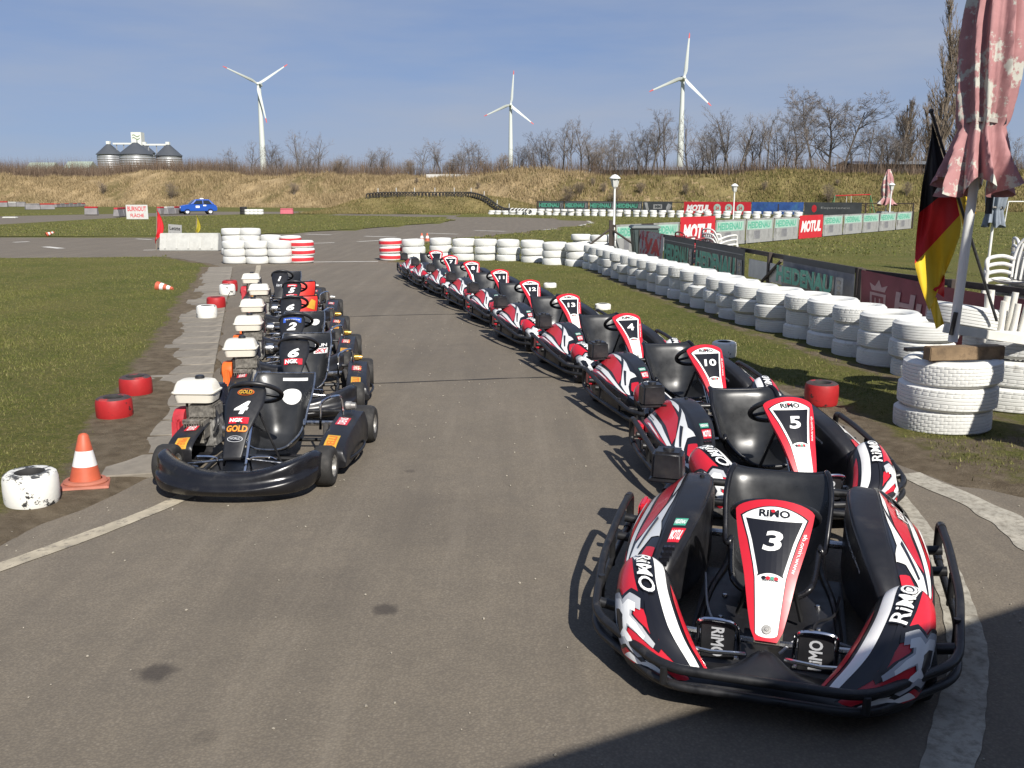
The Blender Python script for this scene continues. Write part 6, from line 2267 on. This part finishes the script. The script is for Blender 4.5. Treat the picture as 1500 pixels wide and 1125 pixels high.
# ------------------------------------------------------------------ black tyre row along the mound
mat('stake', (0.6, 0.6, 0.58), 0.5)
row = [(540, 96), (575, 97), (610, 97.5), (650, 97.5), (685, 97), (710, 95), (735, 92), (757, 88.5), (776, 85)]
for i in range(64):
    t = i / 63 * (len(row) - 1)
    j = min(int(t), len(row) - 2)
    px = row[j][0] + (row[j + 1][0] - row[j][0]) * (t - j)
    Y = row[j][1] + (row[j + 1][1] - row[j][1]) * (t - j)
    X = AT(px, 295, Y).x
    z = float(mound_h(X, Y))
    wh = i > 52
    o = obj('tyre', TYF if (wh and i % 2) else TYK, None, (X, Y, z + .30), (R(90) + random.uniform(-.1, .1), 0, random.uniform(-.15, .15)))
    tag(o, 'white tyre among the black ones where the mound row meets the far fence' if (wh and i % 2) else 'black tyre standing in the row along the grass mound', 'tyre', 'mixed tyres at the foot of the mound' if (wh and i % 2) else 'black tyres along the mound')
    if i % 6 == 3 and i < 56:
        o = MB().tube([(0, 0, 0), (.03, 0, 1.0)], .035, 6).build('stake', 'stake', loc=(X, Y + .25, z))
        tag(o, 'white stake standing behind the black tyre row on the mound', 'stake', 'white stakes along the mound')
for i in range(9):
    Y = 101 - i * .2
    X = AT(786 + i * 17, 290, Y).x
    for k_ in range(2):
        o = obj('tyre', TYK, None, (X, Y, .55 + .25 * k_ + .8), (random.uniform(-.2, .2), random.uniform(-.2, .2), i))
        o.location.z = .3 + .25 * k_ + float(bank(np.array(X), np.array(Y)))
        o.scale = (1.6, 1.6, 1.3)
        tag(o, 'big black tyre in the heap behind the far fence', 'tyre', 'black tyre heap behind the far fence')

# ------------------------------------------------------------------ bare trees
mat('bark', (0.095, 0.082, 0.072), 0.9, var=0.3, vscale=3)
mat('twig', (0.150, 0.128, 0.112), 0.9, var=0.25, vscale=1.0)
mat('twig_warm', (0.190, 0.148, 0.108), 0.9, var=0.25, vscale=1.0)
mat('bark_warm', (0.145, 0.115, 0.085), 0.9, var=0.3, vscale=3)


def tree_meshes(seed, h, kind):
    """tapered trunk with limbs (mesh 1) and fine branches and twigs (mesh 2)"""
    rd = random.Random(seed)
    tr, tw = MB(), MB()
    spec = {'slim': (3, .30, .55, .36, 6), 'wide': (4, .42, .70, .52, 6), 'multi': (3, .35, .6, .40, 6), 'poplar': (3, .12, .30, .16, 7), 'shrub': (3, .4, .7, .5, 6)}[kind]

    def grow(p, d, ln_, r, lev):
        n_ = 5 if lev == 0 else 4
        pts, rs = [p.copy()], [r]
        q, dd = p.copy(), d.copy()
        for i in range(n_):
            jit = .10 if lev == 0 else .22
            up = .05 if kind != 'poplar' else .22
            dd = (dd + Vector((rd.gauss(0, jit), rd.gauss(0, jit), rd.gauss(0, jit * .5) + up))).normalized()
            q = q + dd * (ln_ / n_)
            pts.append(q.copy())
            rs.append(max(.0085, r * (1 - .72 * (i + 1) / n_)))
        (tr if lev <= 1 else tw).tube(pts, rs, 5 if lev == 0 else 3, cap=False)
        if lev >= spec[0]:
            return
        nb = {0: {'poplar': 26, 'wide': 15}.get(kind, 12), 1: spec[4], 2: spec[4], 3: 4}[lev]
        for b in range(nb):
            t = rd.uniform(.22 if lev == 0 else .15, 1.0)
            if kind == 'poplar' and lev == 0:
                t = rd.uniform(.08, .98)
            k_ = t * n_
            i = min(int(k_), n_ - 1)
            o_ = pts[i].lerp(pts[i + 1], k_ - i)
            a = rd.uniform(0, 6.283)
            sp = rd.uniform(spec[1], spec[2]) * (1.15 if lev == 0 else 1.25)
            side = Vector((math.cos(a), math.sin(a), 0))
            ax = (pts[i + 1] - pts[i]).normalized()
            side = (side - ax * side.dot(ax)).normalized()
            nd_ = (ax * math.cos(sp * 1.2) + side * math.sin(sp * 1.2)).normalized()
            l2 = ln_ * rd.uniform(.32, .58) * (1.05 - .5 * t if lev == 0 else 1.0)
            if kind == 'poplar' and lev == 0:
                l2 = ln_ * rd.uniform(.22, .34) * (1.1 - .75 * t)
            grow(o_, nd_, l2, max(.009, rs[i] * rd.uniform(.38, .58)), lev + 1)
    stems = {'slim': 1, 'wide': 1, 'multi': 4, 'poplar': 1, 'shrub': 9}[kind]
    for s_ in range(stems):
        a = rd.uniform(0, 6.28)
        ten = 0 if stems == 1 else rd.uniform(.12, .42)
        grow(Vector((math.cos(a) * ten * .8, math.sin(a) * ten * .8, -.4)), Vector((math.cos(a) * ten, math.sin(a) * ten, 1)).normalized(), h * (1 if stems == 1 else rd.uniform(.7, 1)) * (.80 if kind != 'poplar' else .95), h * (.016 if stems == 1 else .010), 0)
    warm = kind in ('poplar', 'shrub')
    return tr.mesh('trunk', 'bark_warm' if warm else 'bark', smooth=60), tw.mesh('crown', 'twig_warm' if warm else 'twig', smooth=0)


PROTO = {}


def tree(kind, var, px, top, Y, lab, grp, sw=1.0):
    h0 = 10.0
    key = (kind, var)
    if key not in PROTO:
        PROTO[key] = tree_meshes(100 + var * 7 + len(kind), h0, kind)
    p = AT(px, top, Y)
    zb = float(bank(np.array(p.x), np.array(Y)))
    s_ = max(.5, (p.z - zb)) / h0 / .96
    c = thing('bare_tree' if kind != 'shrub' else 'bare_shrub', lab, 'tree' if kind != 'shrub' else 'shrub', (p.x, Y, zb), random.uniform(0, 6.28), grp)
    c.scale = (s_ * sw, s_ * sw, s_)
    obj('trunk', PROTO[key][0], c)
    obj('crown', PROTO[key][1], c)


random.seed(5)
SL, ML, PL_, WD, SH = ('slender bare tree standing on the embankment crest', 'many stemmed bare tree on the embankment crest', 'dense upright bare poplar behind the embankment', 'broad bare tree', 'low leafless shrub on the embankment crest')
for i, (px, top, kind) in enumerate(((340, 214, 'multi'), (362, 207, 'slim'), (396, 203, 'multi'), (410, 218, 'slim'), (436, 184, 'slim'), (447, 206, 'multi'), (464, 188, 'slim'), (495, 222, 'shrub'), (537, 213, 'slim'), (556, 207, 'multi'),
                                     (618, 205, 'slim'), (632, 212, 'slim'), (646, 197, 'slim'), (672, 205, 'multi'), (690, 198, 'multi'), (712, 226, 'shrub'), (737, 222, 'shrub'), (762, 200, 'multi'), (778, 196, 'slim'), (798, 186, 'multi'), (825, 168, 'slim'),
                                     (838, 176, 'slim'), (852, 164, 'slim'), (872, 198, 'shrub'), (890, 196, 'multi'), (908, 196, 'multi'), (938, 178, 'multi'), (958, 155, 'slim'), (977, 150, 'slim'), (1012, 170, 'slim'), (1030, 188, 'slim'), (1052, 165, 'multi'), (1074, 148, 'slim'), (1092, 172, 'slim'),
                                     (1118, 166, 'slim'), (1132, 152, 'slim'), (1146, 158, 'multi'), (1278, 168, 'slim'), (1296, 178, 'slim'), (1314, 160, 'multi'), (1485, 190, 'multi'), (1470, 200, 'slim'), (600, 228, 'shrub'), (660, 222, 'shrub'), (785, 214, 'slim'), (812, 190, 'slim'), (862, 188, 'slim'), (925, 202, 'slim'), (947, 180, 'slim'), (968, 182, 'slim'), (1022, 205, 'slim'), (1042, 190, 'slim'), (1064, 166, 'slim'), (1085, 168, 'slim'), (1104, 186, 'slim'), (1160, 172, 'slim'), (1255, 185, 'slim'), (1286, 188, 'slim'), (1305, 185, 'slim'), (1325, 178, 'multi'))):
    Y = float(bank_base((px - 750) / F * 130)) + random.uniform(13, 20)
    lab = {'slim': SL, 'multi': ML, 'shrub': SH}[kind]
    tree(kind, i % 4, px, top, Y, lab, {'slim': 'slender trees on the crest', 'multi': 'many stemmed trees on the crest', 'shrub': 'shrubs on the crest'}[kind], random.uniform(.9, 1.2) if kind != 'multi' else 1.1)
tree('wide', 0, 1200, 120, 122, 'broad bare tree, tallest on the embankment above the swing frame', 'broad trees on the crest', 1.0)
tree('wide', 1, 1238, 132, 124, 'broad bare tree leaning right beside the tallest one', 'broad trees on the crest', 1.15)
tree('wide', 3, 1218, 124, 126, 'broad bare tree just right of the tallest one', 'broad trees on the crest', 1.1)
tree('wide', 2, 1170, 150, 121, 'smaller broad bare tree left of the tallest one', 'broad trees on the crest', .9)
for i, (px, top) in enumerate(((1332, 148), (1348, 146), (1360, 152), (1372, 160), (1385, 110), (1412, 120))):
    tree('poplar', i % 2, px, top, 128 + i, PL_, 'dense poplars behind the embankment', 1.5)
tree('poplar', 0, 1400, -8, 112, 'very tall poplar rising beside the closed parasol', 'dense poplars behind the embankment', .95)
tree('poplar', 1, 1424, 30, 114, 'tall poplar rising behind the closed parasol', 'dense poplars behind the embankment', .95)
for i, (px, top, dy) in enumerate(((832, 268, 3), (850, 262, 5), (868, 258, 7), (884, 262, 6), (902, 268, 4), (940, 262, 7), (1005, 266, 6), (1120, 262, 7), (1216, 266, 5), (1228, 260, 8), (1330, 262, 6), (150, 262, 7), (250, 264, 5), (430, 262, 6), (610, 258, 8), (700, 264, 6))):
    tree('shrub', i % 4, px, top, float(bank_base((px - 750) / F * 125)) + dy, 'thin leafless shrub growing on the slope of the embankment', 'shrubs on the slope', 1.0)
tree('wide', 1, 895, 190, 140, 'pale rounded bare tree behind the lamp post', 'broad trees on the crest', .9)
# leafless scrub along the left crest, one brown mass
mb = MB()
rd = random.Random(3)
tri_v = []
n_ = 80000
x = rng.uniform(-140, 85, n_)
y = bank_base(x) + rng.uniform(12, 26, n_)
k = (np.abs(x) < y * .60) & (rng.uniform(0, 1, n_) < np.where(x < -45, 1.0, .42))
x, y = x[k], y[k]
P = np.stack([x, y, bank(x, y) - .1], -1)
blade_mat('scrub_twigs', (0.085, 0.062, 0.046), (0.145, 0.100, 0.070), (0.20, 0.150, 0.105))
stuff(blades('scrub', P, 2.4, .055, 'scrub_twigs', .45))
x = rng.uniform(-150, -25, 34000)
y = rng.uniform(185, 230, 34000)
stuff(blades('scrub', np.stack([x, y, np.full(x.shape, 1.5)], -1), 6.6, .09, 'scrub_twigs', .35))

# ------------------------------------------------------------------ long low shed roofs behind the crest on the right
mat('sheet_roof', (0.20, 0.215, 0.235), 0.5, var=0.1, vscale=.4)
mat('shed_wall', (0.10, 0.09, 0.085), 0.8, var=0.2, vscale=.5)
for a, b, ty, by_, Y, lab in ((885, 1185, 244.5, 253, 135, 'long low dark shed with grey roof behind the slender trees'), (1240, 1356, 236, 250, 128, 'low shed with pale grey roof behind the embankment')):
    p, q = AT(a, ty, Y), AT(b, ty, Y)
    z0 = 0.0
    c = thing('shed', lab, 'shed', ((p.x + q.x) / 2, Y, 0))
    L_ = q.x - p.x
    MB().box((0, 0, (p.z - .5) / 2), (L_, 8, p.z - .5)).build('wall', 'shed_wall', c)
    MB().loft([[(sx * (L_ / 2 + .4), -4.6, p.z - .55), (sx * (L_ / 2 + .4), 0, p.z), (sx * (L_ / 2 + .4), 4.6, p.z - .55), (sx * (L_ / 2 + .4), 0, p.z - .25)] for sx in (-1, 1)]).build('roof', 'sheet_roof', c)
mat('wall_pale', (0.5, 0.49, 0.46), 0.8)
p, q = AT(634, 252, 145), AT(760, 252, 145)
o = MB().box((0, 0, 0), (q.x - p.x, .3, .5)).build('low_wall', 'wall_pale', loc=((p.x + q.x) / 2, 134, float(bank(np.array(-8.), np.array(134.))) + .15))
tag(o, 'low pale wall along the crest below the middle turbine', 'wall')

# ------------------------------------------------------------------ silos
mat('silo_wall', (0.30, 0.31, 0.32), 0.45, metal=0.2, var=0.08, vscale=.2)
mat('silo_roof', (0.060, 0.066, 0.075), 0.5, var=0.1, vscale=.2)
mat('tower_white', (0.62, 0.63, 0.58), 0.6)
YS = 600


def silo(px, w, top, eave, lab, Y):
    p, e = AT(px, top, Y), AT(px, eave, Y)
    r_ = w / 2 * (Y / F)
    c = thing('grain_silo', lab, 'silo', (p.x, Y, 0), 0, 'grain silos beyond the embankment')
    prof = []
    z = 0
    while z < e.z:
        prof += [(r_, z), (r_ - .25, z + .7)]
        z += 1.4
    MB().lathe(prof + [(r_, e.z)], 36).build('wall', 'silo_wall', c, smooth=20)
    rf = MB().lathe([(r_ + .6, e.z - .2), (r_ * .15, p.z), (.01, p.z + .3)], 36).build('roof', 'silo_roof', c, smooth=20)
    MB().box((0, 0, p.z + .8), (2.2, 2.2, 1.8)).build('roof_vent', 'tower_white', rf)


silo(159, 34, 211, 226, 'grain silo with dark cone roof standing left of the white tower', YS)
silo(198, 46, 209, 226, 'larger grain silo with dark cone roof below the white tower', YS - 15)
silo(212, 26, 212, 224, 'narrow grain silo with dark roof tucked behind the larger one', YS + 20)
silo(246, 36, 212, 228, 'grain silo with dark cone roof standing right of the white tower', YS)
p, q = AT(194, 194, YS + 25), AT(210, 212, YS + 25)
tw_ = thing('elevator_tower', 'white elevator tower with green wave emblem above the silos', 'tower', ((p.x + q.x) / 2, YS + 25, 0))
wd_ = q.x - p.x
MB().box((0, 0, p.z / 2), (wd_, 6, p.z)).build('body', 'tower_white', tw_)
mat('emblem_green', (0.12, 0.20, 0.08), 0.6)
for i in range(2):
    z = p.z - 2.6 - i * 1.7
    S = Surf(None, 16, 1, lambda u, v: Vector(((u - .5) * wd_ * .75, -3.05, z + .6 * math.sin(u * 6.28 + .5) + v * .55)))
    S.put(MB(), caps=False).build('emblem', 'emblem_green', tw_)
for pa_, pb_, lab in (((166, 210), (196, 211), 'pale conveyor bridge between the left silo and the tower'), ((212, 211), (246, 213), 'pale conveyor bridge between the tower and the right silo')):
    a, b = AT(pa_[0], pa_[1], YS), AT(pb_[0], pb_[1], YS)
    c = thing('conveyor_bridge', lab, 'conveyor', ((a.x + b.x) / 2, YS, 0))
    MB().box(((0), 0, (a.z + b.z) / 2), (b.x - a.x, 2, 1.0)).build('deck', 'tower_white', c)
    for sx in (-.35, 0, .35):
        MB().tube([(sx * (b.x - a.x), 0, 0), (sx * (b.x - a.x), 0, a.z)], .35, 6).build('support', 'silo_wall', c)
mat('hall_green', (0.30, 0.36, 0.30), 0.7)
for a, b, t_, lab in ((44, 82, 238, 'far pale hall with green roof among the scrub'), (100, 136, 236.5, 'far pale hall beside the left silo')):
    p, q = AT(a, t_, 620), AT(b, t_, 620)
    c = thing('far_hall', lab, 'hall', ((p.x + q.x) / 2, 620, 0))
    MB().box((0, 0, p.z * .4), (q.x - p.x, 14, p.z * .8)).build('wall', 'wall_pale', c)
    MB().loft([[(sx * (q.x - p.x) / 2, -8, p.z * .8), (sx * (q.x - p.x) / 2, 0, p.z), (sx * (q.x - p.x) / 2, 8, p.z * .8)] for sx in (-1.02, 1.02)]).build('roof', 'hall_green', c)

# ------------------------------------------------------------------ wind turbines
mat('turbine', (0.54, 0.57, 0.54), 0.5)
mat('turbine_red', (0.55, 0.10, 0.10), 0.5)


def turbine(hub_px, hub_py, tips, Y, lab, band=False, yaw=10):
    hub = AT(hub_px, hub_py, Y)
    c = thing('wind_turbine', lab, 'wind turbine', (hub.x, Y, 0), 0, 'wind turbines on the horizon')
    hz = hub.z
    ws = hz / 105
    nz = MB()
    pr = [(3.4 * ws, 0), (3.1 * ws, hz * .25), (2.6 * ws, hz * .5), (2.0 * ws, hz * .8), (1.6 * ws, hz - 1.5)]
    MB().lathe(pr, 20).build('tower', 'turbine', c)
    if band:
        MB().lathe([(3.35 * ws, hz * .135), (3.35 * ws, hz * .165)], 20).build('red_band', 'turbine_red', c)
    nac = MB().loft([[(x_, y_, hz + z_) for x_, z_ in ((-w, -h_), (w, -h_), (w * 1.05, 0), (w * .8, h_), (-w * .8, h_), (-w * 1.05, 0))] for y_, w, h_ in ((-3.5, 1.2, 1.3), (-1, 2.0, 2.0), (3, 2.1, 2.1), (8, 1.5, 1.6))])
    nac.build('nacelle', 'turbine', c, bevel=.4)
    hb = MB().ball((0, -5.0, hz), (1.7, 2.0, 1.7), 14, 8).build('hub', 'turbine', c)
    for tx_, ty_ in tips:
        tp_ = AT(tx_, ty_, Y - 5)
        d = Vector((tp_.x - hub.x, 0, tp_.z - hz))
        L_ = d.length
        d.normalize()
        s_ = Vector((d.z, 0, -d.x))
        f_ = Vector((0, -1, 0))
        def ring_at(t, ch, th):
            o_ = Vector((0, -5, hz)) + d * (L_ * t)
            tw__ = R(38 * (1 - t) ** 1.5 + 4)
            e1 = s_ * math.cos(tw__) + f_ * math.sin(tw__)
            e2 = f_ * math.cos(tw__) - s_ * math.sin(tw__)
            return [o_ + e1 * (ch * (a)) + e2 * (th * b) for a, b in ((-.30, 0), (-.15, .5), (.15, .5), (.70, 0), (.15, -.5), (-.15, -.5))]
        st = [(0, 1.8, 1.8), (.05, 1.9, 1.7), (.14, 3.3, 1.1), (.22, 3.4, .8), (.4, 2.6, .55), (.65, 1.8, .35), (.88, 1.15, .22)]
        bl = MB().loft([ring_at(*q_) for q_ in st]).build('blade', 'turbine', c, smooth=50)
        MB().loft([ring_at(.88, 1.16, .23), ring_at(.96, .95, .16), ring_at(1.0, .4, .08)]).build('blade_tip', 'turbine_red', bl, smooth=50)
    return c


turbine(379.5, 123.5, [(326, 97), (421, 94), (391, 180)], 1000, 'white wind turbine left of the others, with its blades forming a Y')
turbine(748, 154, [(752.5, 103), (709, 170.5), (782, 182)], 1080, 'smallest white wind turbine with one blade pointing straight up')
turbine(1000.5, 115, [(1010, 48), (951, 134.5), (1042, 155)], 800, 'white wind turbine with a red band near its foot, behind the slender trees', True)

# ------------------------------------------------------------------ clubhouse behind the camera, whose eave shades the near corner
mat('render_wall', (0.52, 0.49, 0.42), 0.85, var=0.08, vscale=2)
mat('roof_felt', (0.08, 0.075, 0.07), 0.9, var=0.2, vscale=3)
mat('door_brown', (0.10, 0.06, 0.04), 0.6)
ed_ = Vector((.885, .465, 0))
en = Vector((.465, -.885, 0))
e0 = Vector((1.22, -.36, 0)) + en * .12
cl = thing('clubhouse', 'single storey clubhouse with overhanging flat roof beside the kart lane', 'building', tuple(e0 + en * .8), math.atan2(ed_.y, ed_.x))
MB().box((1.5, -3.6, 1.4), (15, 6, 2.8)).build('wall', 'render_wall', cl)
MB().box((1.5, -3.0, 2.9), (16, 7.6, .2)).build('roof', 'roof_felt', cl, bevel=.02)
dr = MB().box((1.2, -.58, 1.02), (.95, .06, 2.04)).build('door', 'door_brown', cl)
MB().tube([(.85, -.52, 1.0), (.97, -.52, 1.0)], .012, 8).build('handle', 'steel', dr)
for x_ in (-2.5, 4.2, 6.6):
    w_ = MB().box((x_, -.585, 1.5), (1.4, .05, 1.1)).build('window_frame', 'pole_white', cl)
    MB().box((x_, -.555, 1.5), (1.26, .03, .96)).build('pane', 'car_glass', w_)

# ------------------------------------------------------------------ grit along the asphalt edges and crumbs on the lane
mat('grit', (0.30, 0.27, 0.22), 0.9, var=0.4, vscale=30)
mb = MB()
rd = random.Random(9)
for i in range(1500):
    a = ASPH[rd.randrange(len(ASPH))]
    x_, y_ = a[0] + rd.gauss(0, .22), a[1] + rd.gauss(0, .22)
    if i % 3 == 0:
        x_, y_ = rd.uniform(-3, 2.5), rd.uniform(2.4, 14)
    if not (2 < y_ < 20 and abs(x_) < 8):
        continue
    s_ = rd.uniform(.003, .009)
    mb.box((0, 0, 0), (s_, s_ * 1.4, s_ * .7), 0, Matrix.Translation((x_, y_, .006)) @ Matrix.Rotation(rd.uniform(0, 3), 4, 'Z'), (.7, .7))
stuff(mb.build('grit', 'grit', smooth=0))
